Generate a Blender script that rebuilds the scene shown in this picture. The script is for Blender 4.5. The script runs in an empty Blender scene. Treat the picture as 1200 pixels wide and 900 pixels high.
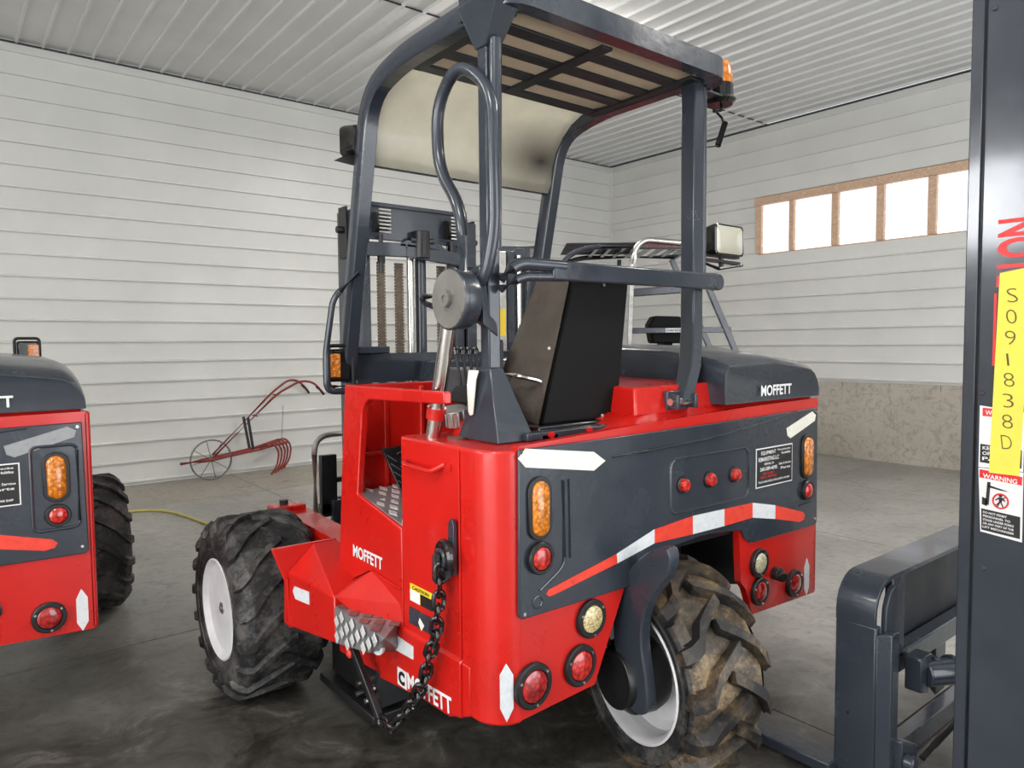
import bpy, bmesh, math, random
from mathutils import Vector, Matrix
random.seed(7)
SC = bpy.context.scene
COL = SC.collection
PI = math.pi

# ------------------------------------------------------------------ camera
Rm = ((0.78124313, -0.0425796, 0.62277296),
      (-0.62416278, -0.03898878, 0.7803209),
      (-0.00894459, -0.99833204, -0.05703632))
cd = bpy.data.cameras.new('camera'); cam = bpy.data.objects.new('camera', cd); COL.objects.link(cam)
m = Matrix.Identity(4)
for i in range(3):
    m[i][0] = Rm[i][0]; m[i][1] = -Rm[i][1]; m[i][2] = -Rm[i][2]
m[2][3] = 1.64
cam.matrix_world = m
cd.sensor_fit = 'HORIZONTAL'; cd.sensor_width = 36.0; cd.lens = 36.0 * 841.0 / 1200.0
cd.clip_start = 0.02
SC.camera = cam

# ------------------------------------------------------------------ world, lights, exposure
w = bpy.data.worlds.new('world'); SC.world = w; w.use_nodes = True
w.node_tree.nodes['Background'].inputs[0].default_value = (0.86, 0.93, 1.0, 1)
w.node_tree.nodes['Background'].inputs[1].default_value = 1.6
SC.view_settings.view_transform = 'Standard'
SC.view_settings.look = 'None'
SC.view_settings.exposure = 0.22
SC.view_settings.gamma = 1.0
SC.view_settings.use_curve_mapping = False

def area(name, loc, rot, sx, sy, power, col=(1, 1, 1)):
    l = bpy.data.lights.new(name, 'AREA'); l.shape = 'RECTANGLE'; l.size = sx; l.size_y = sy
    l.energy = power; l.color = col
    o = bpy.data.objects.new(name, l); COL.objects.link(o); o.location = loc; o.rotation_euler = rot
    return o
# two fill lights added in unseen openings behind the camera, plus the side window
area('fill_light_side', (-4.45, -0.6, 2.2), (0, -PI / 2, 0), 3.9, 5.0, 190, (1.0, 0.97, 0.93))
area('daylight_window_side', (-4.45, 3.35, 3.25), (0, -PI / 2, 0), 1.0, 1.1, 60, (0.95, 0.97, 1.0))
area('fill_light_rear', (4.2, -4.55, 2.2), (PI / 2, 0, 0), 6.0, 4.0, 190, (0.95, 0.97, 1.0))
# ceiling fittings (fixture bodies are built below where they hang)
LAMPS = [(5.1, 6.1), (-3.0, 4.2), (-1.3, 0.2), (4.9, 0.2)]
LAMP_POWER = 50

# ------------------------------------------------------------------ materials
def lin(c):
    return tuple(((x / 255) / 12.92 if x / 255 <= 0.04045 else (((x / 255) + 0.055) / 1.055) ** 2.4) for x in c)
class NT:
    def __init__(s, name):
        s.m = bpy.data.materials.new(name); s.m.use_nodes = True; s.t = s.m.node_tree; s.n = s.t.nodes
        s.b = s.n['Principled BSDF']; s.out = s.n['Material Output']
    def add(s, kind, **kw):
        n = s.n.new(kind)
        for k, v in kw.items():
            if hasattr(n, k): setattr(n, k, v)
            else: n.inputs[k].default_value = v
        return n
    def link(s, a, b): s.t.links.new(a, b)
    def coord(s): return s.add('ShaderNodeTexCoord').outputs['Object']
def setp(b, **kw):
    for k, v in kw.items():
        k = k.replace('_', ' ')
        if k in b.inputs: b.inputs[k].default_value = v
def ramp(N, fac, stops):
    r = N.add('ShaderNodeValToRGB'); e = r.color_ramp.elements
    while len(e) < len(stops): e.new(0.5)
    for i, (p, c) in enumerate(stops):
        e[i].position = p; e[i].color = tuple(c) + (1,) if len(c) == 3 else c
    N.link(fac, r.inputs[0]); return r.outputs[0]
def mat(name, c, rough=0.4, metal=0.0, coat=0.0, var=0.12, scale=6.0, bump=0.0, bscale=60, rvar=0.1, **kw):
    N = NT(name); c = lin(c) if max(c) > 1 else c
    setp(N.b, Roughness=rough, Metallic=metal, Coat_Weight=coat, Coat_Roughness=0.08, **kw)
    co = N.coord()
    nz = N.add('ShaderNodeTexNoise', Scale=scale, Detail=5.0, Roughness=0.6); N.link(co, nz.inputs['Vector'])
    lo = tuple(x * (1 - var) for x in c); hi = tuple(min(1, x * (1 + var)) for x in c)
    N.link(ramp(N, nz.outputs[0], [(0.3, lo), (0.7, hi)]), N.b.inputs['Base Color'])
    mr = N.add('ShaderNodeMapRange'); mr.inputs[1].default_value = 0.3; mr.inputs[2].default_value = 0.7
    mr.inputs[3].default_value = max(0.02, rough - rvar); mr.inputs[4].default_value = min(1, rough + rvar)
    N.link(nz.outputs[0], mr.inputs[0]); N.link(mr.outputs[0], N.b.inputs['Roughness'])
    if bump:
        n2 = N.add('ShaderNodeTexNoise', Scale=bscale, Detail=3.0); N.link(co, n2.inputs['Vector'])
        bp = N.add('ShaderNodeBump', Strength=bump, Distance=0.01); N.link(n2.outputs[0], bp.inputs['Height'])
        N.link(bp.outputs[0], N.b.inputs['Normal'])
    return N.m
M = {}
M['red'] = mat('red_gloss_paint', (0.56, 0.010, 0.006), 0.3, coat=0.35, var=0.08, scale=3, rvar=0.06, bump=0.05, bscale=25)
M['slate'] = mat('slate_gloss_paint', (0.030, 0.037, 0.050), 0.24, coat=0.3, var=0.1, scale=4, rvar=0.07, bump=0.10, bscale=30)
M['slate_mast'] = mat('slate_mast_paint', (0.030, 0.037, 0.051), 0.17, coat=0.5, var=0.1, scale=5, rvar=0.03, bump=0.03, bscale=14)
M['slate_dark'] = mat('dark_canopy_steel', (0.010, 0.012, 0.017), 0.5, var=0.2)
M['black'] = mat('satin_black', (0.012, 0.012, 0.013), 0.35, var=0.3, rvar=0.08)
M['black_gloss'] = mat('gloss_black', (0.008, 0.008, 0.009), 0.12, coat=0.5, var=0.2, rvar=0.04)
M['seat_black'] = mat('seat_shell_black', (0.004, 0.004, 0.004), 0.7, var=0.2, rvar=0.04, Specular_IOR_Level=0.2)
M['brown_vinyl'] = mat('worn_seat_side', (0.075, 0.058, 0.045), 0.45, var=0.2, bump=0.2, bscale=120)
M['seat_vinyl'] = mat('seat_vinyl', (0.04, 0.041, 0.045), 0.5, var=0.2, bump=0.2, bscale=120)
M['chrome'] = mat('bright_steel', (0.62, 0.60, 0.57), 0.22, metal=1.0, var=0.12)
M['steel'] = mat('bare_steel', (0.42, 0.41, 0.39), 0.38, metal=1.0, var=0.3, scale=12)
M['dull_grey'] = mat('dull_grey_enamel', (0.17, 0.165, 0.15), 0.35, var=0.2, scale=14)
M['alu'] = mat('diamond_plate_bright', (0.80, 0.80, 0.80), 0.3, metal=0.35, var=0.1)
M['alu_dark'] = mat('diamond_plate_ground', (0.25, 0.25, 0.26), 0.4, metal=0.4, var=0.2)
M['alu_red'] = mat('diamond_plate_red_reflection', (0.22, 0.09, 0.085), 0.4, metal=0.2, var=0.2)  # reflection of the red body put into the plate colour
M['white_paint'] = mat('white_rim_paint', (0.72, 0.72, 0.74), 0.4, var=0.08, scale=9)
M['white'] = mat('white_decal', (0.80, 0.80, 0.80), 0.45, var=0.03)
M['cream'] = mat('cream_reflective', (0.86, 0.84, 0.74), 0.35, var=0.06, scale=40)
M['tape_white'] = mat('white_reflective_tape', (0.72, 0.74, 0.76), 0.35, var=0.08, scale=50)
M['tape_silver'] = mat('silver_reflective_tape', (0.30, 0.31, 0.32), 0.35, var=0.08, scale=50)
M['tape_red'] = mat('red_reflective_tape', (0.78, 0.055, 0.03), 0.35, var=0.12, scale=40)
M['decal_black'] = mat('black_decal', (0.012, 0.012, 0.012), 0.4, var=0.1)
M['decal_red'] = mat('red_decal', (0.70, 0.02, 0.02), 0.4, var=0.05)
M['decal_yellow'] = mat('yellow_decal', (0.85, 0.62, 0.03), 0.45, var=0.05)
M['paper_yellow'] = mat('yellow_tape', (0.86, 0.72, 0.08), 0.55, var=0.06, scale=12)
M['brownink'] = mat('marker_ink', (0.10, 0.075, 0.02), 0.6, var=0.1)
M['wood'] = None
M['hose'] = mat('yellow_hose', (0.55, 0.47, 0.12), 0.5, var=0.15)
M['rust'] = mat('rusty_red_iron', (0.26, 0.035, 0.03), 0.65, var=0.4, scale=20)
M['rust_grey'] = mat('rusty_grey_iron', (0.20, 0.19, 0.17), 0.6, var=0.4, scale=20)
M['chain_brown'] = mat('greasy_leaf_chain', (0.14, 0.105, 0.075), 0.5, metal=0.5, var=0.4, scale=40)
M['trim_black'] = M['black']
def lens(name, c, rough=0.15, facets=90, emis=0.0):
    N = NT(name); setp(N.b, Roughness=rough, Coat_Weight=0.8, Coat_Roughness=0.03, Subsurface_Weight=0.0)
    co = N.coord(); v = N.add('ShaderNodeTexVoronoi', Scale=facets); N.link(co, v.inputs['Vector'])
    lo = tuple(x * 0.45 for x in c); hi = tuple(min(1, x * 1.25 + 0.01) for x in c)
    N.link(ramp(N, v.outputs['Distance'], [(0.1, hi), (0.75, lo)]), N.b.inputs['Base Color'])
    bp = N.add('ShaderNodeBump', Strength=0.4, Distance=0.004); N.link(v.outputs['Distance'], bp.inputs['Height'])
    N.link(bp.outputs[0], N.b.inputs['Normal'])
    return N.m
M['amber'] = lens('amber_lens', (0.85, 0.24, 0.008), facets=80)
M['beacon'] = lens('beacon_orange', (0.95, 0.24, 0.015), facets=40)
M['red_lens'] = lens('red_lens', (0.62, 0.02, 0.012), facets=60)
M['red_dark_lens'] = lens('dark_red_lens', (0.42, 0.012, 0.012), facets=55)
M['clear_lens'] = lens('warm_clear_lens', (0.78, 0.62, 0.30), facets=150)
M['clear_lens_pale'] = lens('pale_clear_lens', (0.62, 0.58, 0.38), facets=150)
M['lamp_glass'] = mat('lamp_glass', (0.50, 0.48, 0.38), 0.2, coat=0.8, var=0.06, rvar=0.03)

def rubber(name, dirt):
    N = NT(name); co = N.coord()
    n1 = N.add('ShaderNodeTexNoise', Scale=7.0, Detail=8.0, Roughness=0.7); N.link(co, n1.inputs['Vector'])
    n2 = N.add('ShaderNodeTexNoise', Scale=60.0, Detail=4.0, Roughness=0.7); N.link(co, n2.inputs['Vector'])
    mx = N.add('ShaderNodeMath', operation='MULTIPLY_ADD'); mx.inputs[1].default_value = 0.35
    N.link(n2.outputs[0], mx.inputs[0]); N.link(n1.outputs[0], mx.inputs[2])
    lo, hi = (0.62, 0.80) if dirt < 0.5 else ((0.50, 0.82) if dirt > .8 else (0.62, 0.95))
    stops = [(lo, (0.011, 0.011, 0.012)), (hi, (0.10, 0.095, 0.09) if dirt < 0.5 else (0.32, 0.225, 0.12))]
    if dirt >= 0.5: stops.insert(1, ((lo + hi) / 2, (0.085, 0.060, 0.036)))
    N.link(ramp(N, mx.outputs[0], stops), N.b.inputs['Base Color'])
    setp(N.b, Roughness=0.6 if dirt < 0.5 else 0.5)
    bp = N.add('ShaderNodeBump', Strength=0.35, Distance=0.006); N.link(mx.outputs[0], bp.inputs['Height'])
    N.link(bp.outputs[0], N.b.inputs['Normal'])
    return N.m
M['rubber'] = rubber('black_tyre_rubber', 0.2)
M['rubber_muddy'] = rubber('muddy_tyre_rubber', 0.9)
M['rubber_worn'] = rubber('worn_lug_rubber', 0.6)

def sheet(name, c, rough=0.34):
    N = NT(name); co = N.coord()
    nz = N.add('ShaderNodeTexNoise', Scale=1.2, Detail=6.0, Roughness=0.6); N.link(co, nz.inputs['Vector'])
    N.link(ramp(N, nz.outputs[0], [(0.3, tuple(x * 0.94 for x in c)), (0.7, tuple(min(1, x * 1.04) for x in c))]), N.b.inputs['Base Color'])
    n2 = N.add('ShaderNodeTexNoise', Scale=5.0, Detail=2.0); N.link(co, n2.inputs['Vector'])
    bp = N.add('ShaderNodeBump', Strength=0.03, Distance=0.01); N.link(n2.outputs[0], bp.inputs['Height'])
    N.link(bp.outputs[0], N.b.inputs['Normal']); setp(N.b, Roughness=rough)
    return N.m
M['sheet'] = sheet('white_ribbed_steel', (0.74, 0.74, 0.71))
M['sheet_ceiling'] = sheet('white_ceiling_steel', (0.74, 0.745, 0.74), 0.3)
def concrete(name, dark, light, rough, scale=0.8, stain=False):
    N = NT(name); co = N.coord()
    n1 = N.add('ShaderNodeTexNoise', Scale=scale, Detail=9.0, Roughness=0.65); N.link(co, n1.inputs['Vector'])
    n2 = N.add('ShaderNodeTexNoise', Scale=9.0, Detail=6.0, Roughness=0.7, Distortion=1.5); N.link(co, n2.inputs['Vector'])
    a = ramp(N, n1.outputs[0], [(0.35, dark), (0.65, light)])
    b = ramp(N, n2.outputs[0], [(0.32, (0.55, 0.54, 0.52)), (0.52, (1, 1, 1))])
    mx = N.add('ShaderNodeMix', data_type='RGBA', blend_type='MULTIPLY'); mx.inputs[0].default_value = 0.8
    N.link(a, mx.inputs[6]); N.link(b, mx.inputs[7]); N.link(mx.outputs[2], N.b.inputs['Base Color'])
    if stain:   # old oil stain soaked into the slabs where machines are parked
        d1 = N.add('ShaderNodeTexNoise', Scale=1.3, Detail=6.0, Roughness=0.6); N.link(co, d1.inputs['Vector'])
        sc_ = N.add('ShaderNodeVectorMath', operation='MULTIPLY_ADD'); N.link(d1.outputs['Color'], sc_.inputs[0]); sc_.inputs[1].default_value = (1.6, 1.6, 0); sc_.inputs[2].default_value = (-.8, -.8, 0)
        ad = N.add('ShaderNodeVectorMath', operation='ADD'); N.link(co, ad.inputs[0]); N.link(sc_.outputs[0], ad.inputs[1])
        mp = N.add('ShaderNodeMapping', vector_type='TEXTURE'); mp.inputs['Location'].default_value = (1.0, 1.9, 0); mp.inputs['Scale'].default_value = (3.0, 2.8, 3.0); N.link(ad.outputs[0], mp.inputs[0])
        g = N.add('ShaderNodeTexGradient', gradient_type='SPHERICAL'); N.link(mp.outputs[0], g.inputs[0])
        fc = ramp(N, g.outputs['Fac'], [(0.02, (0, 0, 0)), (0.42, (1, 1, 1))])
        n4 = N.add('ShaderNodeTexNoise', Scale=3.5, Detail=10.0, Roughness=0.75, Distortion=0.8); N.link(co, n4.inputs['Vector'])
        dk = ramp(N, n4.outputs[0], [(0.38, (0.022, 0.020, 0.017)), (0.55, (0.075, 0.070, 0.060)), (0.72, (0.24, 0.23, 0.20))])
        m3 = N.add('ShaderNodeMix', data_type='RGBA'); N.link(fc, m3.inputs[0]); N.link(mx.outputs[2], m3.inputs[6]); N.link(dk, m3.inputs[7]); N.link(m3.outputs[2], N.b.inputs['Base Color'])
    mr = N.add('ShaderNodeMapRange'); mr.inputs[3].default_value = rough - 0.12; mr.inputs[4].default_value = rough + 0.15
    N.link(n1.outputs[0], mr.inputs[0]); N.link(mr.outputs[0], N.b.inputs['Roughness'])
    bp = N.add('ShaderNodeBump', Strength=0.15, Distance=0.004); N.link(n2.outputs[0], bp.inputs['Height'])
    N.link(bp.outputs[0], N.b.inputs['Normal'])
    return N.m
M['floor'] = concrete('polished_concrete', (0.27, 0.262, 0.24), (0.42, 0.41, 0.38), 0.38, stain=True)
M['floor_dark'] = concrete('oil_dark_concrete', (0.045, 0.042, 0.036), (0.15, 0.143, 0.125), 0.34, scale=1.6)
M['floor_tan'] = concrete('tan_concrete', (0.33, 0.30, 0.25), (0.42, 0.385, 0.33), 0.5)
M['stem'] = concrete('cast_concrete_wall', (0.42, 0.385, 0.32), (0.52, 0.48, 0.41), 0.7)
def wood():
    N = NT('raw_pine'); co = N.coord()
    mp = N.add('ShaderNodeMapping'); mp.inputs['Scale'].default_value = (3, 3, 3); N.link(co, mp.inputs[0])
    n1 = N.add('ShaderNodeTexNoise', Scale=6.0, Detail=6.0, Distortion=2.0); N.link(mp.outputs[0], n1.inputs['Vector'])
    N.link(ramp(N, n1.outputs[0], [(0.3, (0.58, 0.37, 0.24)), (0.7, (0.78, 0.56, 0.40))]), N.b.inputs['Base Color'])
    setp(N.b, Roughness=0.6); return N.m
M['wood'] = wood()
def pane():
    N = NT('frosted_clear_sheet'); setp(N.b, Roughness=0.35, Emission_Strength=0.68)
    N.b.inputs['Emission Color'].default_value = (0.90, 0.94, 1.0, 1)
    N.b.inputs['Base Color'].default_value = (0.8, 0.82, 0.85, 1)
    return N.m
M['pane'] = pane()
def tan_sheet(nm, base, soot):
    N = NT(nm); co = N.coord()
    n1 = N.add('ShaderNodeTexNoise', Scale=9.0, Detail=6.0); N.link(co, n1.inputs['Vector'])
    c = ramp(N, n1.outputs[0], [(0.3, tuple(x * .88 for x in base)), (0.7, base)])
    # soot patch on the lower front of the sheet (a stain with its own place)
    sp = N.add('ShaderNodeMapping'); N.link(co, sp.inputs[0])
    sp.inputs['Location'].default_value = (-0.13 * 2.5, -1.04 * 4.0, -2.54 * 4.5); sp.inputs['Scale'].default_value = (2.5, 4.0, 4.5)
    g = N.add('ShaderNodeTexGradient', gradient_type='SPHERICAL'); N.link(sp.outputs[0], g.inputs[0])
    mx = N.add('ShaderNodeMix', data_type='RGBA'); (N.link(g.outputs['Fac'], mx.inputs[0]) if soot else mx.inputs[0].__setattr__('default_value', 0.0))
    N.link(c, mx.inputs[6]); mx.inputs[7].default_value = (0.03, 0.022, 0.015, 1)
    tr = N.add('ShaderNodeBsdfTranslucent'); df = N.add('ShaderNodeBsdfDiffuse'); ms = N.add('ShaderNodeMixShader'); ms.inputs[0].default_value = 0.62
    N.link(mx.outputs[2], tr.inputs[0]); N.link(mx.outputs[2], df.inputs[0])
    N.link(df.outputs[0], ms.inputs[1]); N.link(tr.outputs[0], ms.inputs[2])
    gl = N.add('ShaderNodeBsdfGlossy'); gl.inputs['Roughness'].default_value = 0.25; m2 = N.add('ShaderNodeMixShader'); m2.inputs[0].default_value = 0.06
    N.link(ms.outputs[0], m2.inputs[1]); N.link(gl.outputs[0], m2.inputs[2]); N.link(m2.outputs[0], N.out.inputs[0])
    return N.m
M['canopy'] = tan_sheet('dusty_canopy_sheet', (0.38, 0.30, 0.215), False)
M['visor'] = tan_sheet('smoky_visor_sheet', (0.93, 0.88, 0.70), True)
def lamp_on():
    N = NT('lit_tube_cover'); setp(N.b, Emission_Strength=9.0); N.b.inputs['Emission Color'].default_value = (1, 0.97, 0.9, 1); return N.m
M['lamp_on'] = lamp_on()

# ------------------------------------------------------------------ mesh helpers
ORG = Vector((0, 0, 0))        # world position of the thing being built; builders take world coordinates
def V(*a): return Vector(a)
class MB:
    def __init__(s): s.bm = bmesh.new()
    def hull(s, pts):
        vs = [s.bm.verts.new(p) for p in pts]
        r = bmesh.ops.convex_hull(s.bm, input=vs)
        bad = [e for e in r['geom_interior'] + r['geom_unused'] if isinstance(e, bmesh.types.BMVert)]
        if bad: bmesh.ops.delete(s.bm, geom=list(set(bad)), context='VERTS')
        return s
    def box(s, x0, x1, y0, y1, z0, z1):
        v = [s.bm.verts.new((x, y, z)) for x in (x0, x1) for y in (y0, y1) for z in (z0, z1)]
        for f in ((0, 1, 3, 2), (4, 6, 7, 5), (0, 4, 5, 1), (2, 3, 7, 6), (0, 2, 6, 4), (1, 5, 7, 3)):
            s.bm.faces.new([v[i] for i in f])
        return s
    def bar(s, p0, p1, wx, wy, up=(0, 0, 1)):
        """rectangular bar between two points; wx across, wy along up"""
        p0 = Vector(p0); p1 = Vector(p1); d = (p1 - p0).normalized(); u = Vector(up)
        if abs(d.dot(u)) > 0.98: u = Vector((0, 1, 0))
        r = d.cross(u).normalized(); u = r.cross(d).normalized(); vs = []
        for p in (p0, p1):
            for a, b in ((-1, -1), (1, -1), (1, 1), (-1, 1)): vs.append(s.bm.verts.new(p + r * a * wx / 2 + u * b * wy / 2))
        for f in ((3, 2, 1, 0), (4, 5, 6, 7), (0, 1, 5, 4), (1, 2, 6, 5), (2, 3, 7, 6), (3, 0, 4, 7)): s.bm.faces.new([vs[i] for i in f])
        return s
    def prism(s, poly, axis, a, b):
        """poly: 2D points on the two other axes in order; extruded along axis from a to b"""
        def P(p, t):
            return {'X': (t, p[0], p[1]), 'Y': (p[0], t, p[1]), 'Z': (p[0], p[1], t)}[axis]
        lo = [s.bm.verts.new(P(p, a)) for p in poly]; hi = [s.bm.verts.new(P(p, b)) for p in poly]
        n = len(poly); s.bm.faces.new(lo); s.bm.faces.new(hi[::-1])
        for i in range(n): s.bm.faces.new((lo[i], hi[i], hi[(i + 1) % n], lo[(i + 1) % n]))
        return s
    def frame(s, d):
        d = d.normalized(); u = Vector((0, 0, 1)) if abs(d.z) < 0.9 else Vector((1, 0, 0))
        r = d.cross(u).normalized(); return r, r.cross(d).normalized()
    def cyl(s, p0, p1, r, seg=16, r2=None):
        p0 = Vector(p0); p1 = Vector(p1); a, b = s.frame(p1 - p0); r2 = r if r2 is None else r2
        rings = [[s.bm.verts.new(p + (a * math.cos(t) + b * math.sin(t)) * q) for t in [2 * PI * i / seg for i in range(seg)]] for p, q in ((p0, r), (p1, r2))]
        s.bm.faces.new(rings[0][::-1]); s.bm.faces.new(rings[1])
        for i in range(seg): s.bm.faces.new((rings[0][i], rings[0][(i + 1) % seg], rings[1][(i + 1) % seg], rings[1][i]))
        return s
    def lathe(s, c, d, prof, seg=24):
        """prof: list of (radius, distance along d)"""
        c = Vector(c); d = Vector(d).normalized(); a, b = s.frame(d); rings = []
        for r, h in prof:
            if r < 1e-5: rings.append([s.bm.verts.new(c + d * h)])
            else: rings.append([s.bm.verts.new(c + d * h + (a * math.cos(2 * PI * i / seg) + b * math.sin(2 * PI * i / seg)) * r) for i in range(seg)])
        for A, B in zip(rings, rings[1:]):
            for i in range(seg):
                j = (i + 1) % seg
                q = [A[i % len(A)], A[j % len(A)], B[j % len(B)], B[i % len(B)]]
                q2 = []
                for v in q:
                    if v not in q2: q2.append(v)
                if len(q2) > 2:
                    try: s.bm.faces.new(q2)
                    except ValueError: pass
        return s
    def tube(s, pts, r, seg=10, fil=0.0, closed=False, flat=1.0):
        pts = [Vector(p) for p in pts]
        if fil:
            out = [] if closed else [pts[0]]
            n = len(pts); rng = range(n) if closed else range(1, n - 1)
            for i in rng:
                p, a, b = pts[i], pts[i - 1], pts[(i + 1) % n]
                f = min(fil, (a - p).length * 0.49, (b - p).length * 0.49)
                A = p + (a - p).normalized() * f; B = p + (b - p).normalized() * f
                for k in range(6):
                    t = k / 5; out.append(A * (1 - t) ** 2 + p * 2 * t * (1 - t) + B * t * t)
            if not closed: out.append(pts[-1])
            pts = out
        n = len(pts); rings = []; prev = None
        for i in range(n):
            if closed: d = pts[(i + 1) % n] - pts[i - 1]
            else: d = pts[min(i + 1, n - 1)] - pts[max(i - 1, 0)]
            d.normalize()
            if prev is None: a, b = s.frame(d)
            else:
                a = (prev - d * prev.dot(d)).normalized(); b = d.cross(a)
            prev = a
            rings.append([s.bm.verts.new(pts[i] + a * math.cos(2 * PI * k / seg) * r + b * math.sin(2 * PI * k / seg) * r * flat) for k in range(seg)])
        for i in range(n if closed else n - 1):
            A = rings[i]; B = rings[(i + 1) % n]
            for k in range(seg): s.bm.faces.new((A[k], A[(k + 1) % seg], B[(k + 1) % seg], B[k]))
        if not closed:
            s.bm.faces.new(rings[0][::-1]); s.bm.faces.new(rings[-1])
        return s
    def face(s, pts):
        s.bm.faces.new([s.bm.verts.new(p) for p in pts]); return s
    def mesh(s, name, m, angle=35, org=None):
        bmesh.ops.recalc_face_normals(s.bm, faces=s.bm.faces[:])
        o = ORG if org is None else org
        bmesh.ops.translate(s.bm, verts=s.bm.verts[:], vec=-o)
        me = bpy.data.meshes.new(name); s.bm.to_mesh(me); s.bm.free()
        me.materials.append(M[m] if isinstance(m, str) else m)
        for p in me.polygons: p.use_smooth = True
        me.set_sharp_from_angle(angle=math.radians(angle))
        return me
    def build(s, name, m, parent=None, bev=0.0, angle=35, label=None, seg=2):
        me = s.mesh(name, m, angle)
        o = bpy.data.objects.new(name, me); COL.objects.link(o)
        if parent is not None: o.parent = parent
        elif ORG.length: o.location = ORG
        if bev:
            b = o.modifiers.new('bevel', 'BEVEL'); b.width = bev; b.segments = seg; b.limit_method = 'ANGLE'; b.angle_limit = math.radians(40)
        if label: o['label'] = label
        return o
def thing(name, label, cat, loc=(0, 0, 0), group=None):
    o = bpy.data.objects.new(name, None); o.empty_display_size = 0.2; COL.objects.link(o); o.location = loc
    o['label'] = label; o['category'] = cat
    if group: o['group'] = group
    return o
def tag(o, label, cat, group=None):
    o['label'] = label; o['category'] = cat
    if group: o['group'] = group
    return o
def struct(o): o['kind'] = 'structure'; return o
def copy_tree(o, parent=None):
    c = o.copy(); COL.objects.link(c); c.parent = parent
    for ch in list(o.children): copy_tree(ch, c)
    return c
_fc = {}
def text(s, W, H, org, right, up, m, parent, name='lettering', bold=0.02, thick=0.0015, fit=True):
    """flat printed lettering laid on a surface: lower left corner org, running along right"""
    key = (s, bold)
    if key not in _fc:
        cu = bpy.data.curves.new('lettering', 'FONT'); cu.body = s; cu.size = 1; cu.offset = bold; cu.resolution_u = 3
        ob = bpy.data.objects.new('lettering', cu); COL.objects.link(ob)
        dg = bpy.context.evaluated_depsgraph_get(); dg.update()
        me = bpy.data.meshes.new_from_object(ob.evaluated_get(dg))
        bpy.data.objects.remove(ob); bpy.data.curves.remove(cu)
        _fc[key] = ([v.co.copy() for v in me.vertices], [tuple(p.vertices) for p in me.polygons]); bpy.data.meshes.remove(me)
    vs, fs = _fc[key]
    x0 = min(v.x for v in vs); x1 = max(v.x for v in vs); y0 = min(v.y for v in vs); y1 = max(v.y for v in vs)
    r = Vector(right).normalized(); u = Vector(up).normalized(); n = r.cross(u)
    me = bpy.data.meshes.new(name)
    P = [Vector(org) - ORG + r * ((v.x - x0) / (x1 - x0) * W) + u * ((v.y - y0) / (y1 - y0) * H) + n * thick for v in vs]
    me.from_pydata(P, [], fs); me.materials.append(M[m])
    o = bpy.data.objects.new(name, me); COL.objects.link(o); o.parent = parent
    return o

# ------------------------------------------------------------------ the building
XA, YA, ZC = 9.9, 9.4, 4.9          # wall_right plane, wall_left plane, ceiling height
X0, Y0 = -4.5, -4.6
PITCH = 0.237
def ribbed(a0, a1, b0, b1, depth=0.032, phase=0.0, seam=4, top=0.014):
    """sheets of ribbed steel: profile across b (ribs run along a); returns list of (b_start, b_end, profile[(b, h)])"""
    out = []; b = b0; n = 0
    while b < b1 - 1e-4:
        e = min(b + PITCH * seam, b1); prof = [(b, 0.0)]; k = b
        while k < e - 1e-4:
            for q, h in ((0.03, 0), (0.033, depth), (0.033 + top, depth), (0.042 + top, 0)):
                if k + q < e: prof.append((k + q, h))
            k += PITCH
        prof.append((e, 0.0)); out.append((b, e, prof)); b = e; n += 1
    return out
def sheet_obj(prof, mapf, a0, a1, m, parent, name='wall_panel'):
    b = MB(); lo = [b.bm.verts.new(mapf(a0, p[0], p[1])) for p in prof]; hi = [b.bm.verts.new(mapf(a1, p[0], p[1])) for p in prof]
    lo2 = [b.bm.verts.new(mapf(a0, p[0], -0.004)) for p in (prof[0], prof[-1])]; hi2 = [b.bm.verts.new(mapf(a1, p[0], -0.004)) for p in (prof[0], prof[-1])]
    for i in range(len(prof) - 1): b.bm.faces.new((lo[i], lo[i + 1], hi[i + 1], hi[i]))
    b.bm.faces.new((lo2[0], lo2[1], hi2[1], hi2[0]))
    b.bm.faces.new((lo[0], hi[0], hi2[0], lo2[0])); b.bm.faces.new((lo[-1], hi[-1], hi2[1], lo2[1]))
    return b.build(name, m, parent, angle=20)
# floor: one cast base, slabs with sawn joints lying in it
fl = struct(MB().box(X0, XA, Y0, YA, -0.2, -0.02).build('floor', 'floor'))
xs = [X0, -3.17, -0.17, 2.84, 5.84, 8.0, XA]; ys = [Y0, -1.7, 1.3, 4.33, 8.02, YA]
J = 0.004
for i in range(len(xs) - 1):
    for j in range(len(ys) - 1):
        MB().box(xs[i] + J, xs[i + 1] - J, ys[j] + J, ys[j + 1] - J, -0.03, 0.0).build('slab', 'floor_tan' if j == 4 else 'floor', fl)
# wall_left: plane Y = YA, ribs along X
wl = struct(MB().box(X0, XA + 0.2, YA + 0.01, YA + 0.2, 0, ZC).build('wall_left', 'sheet'))
for s0, e0, pr in ribbed(X0, XA, 0.0, ZC):
    sheet_obj(pr, lambda a, b_, h: (a, YA - h, b_), X0, XA, 'sheet', wl)
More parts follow.
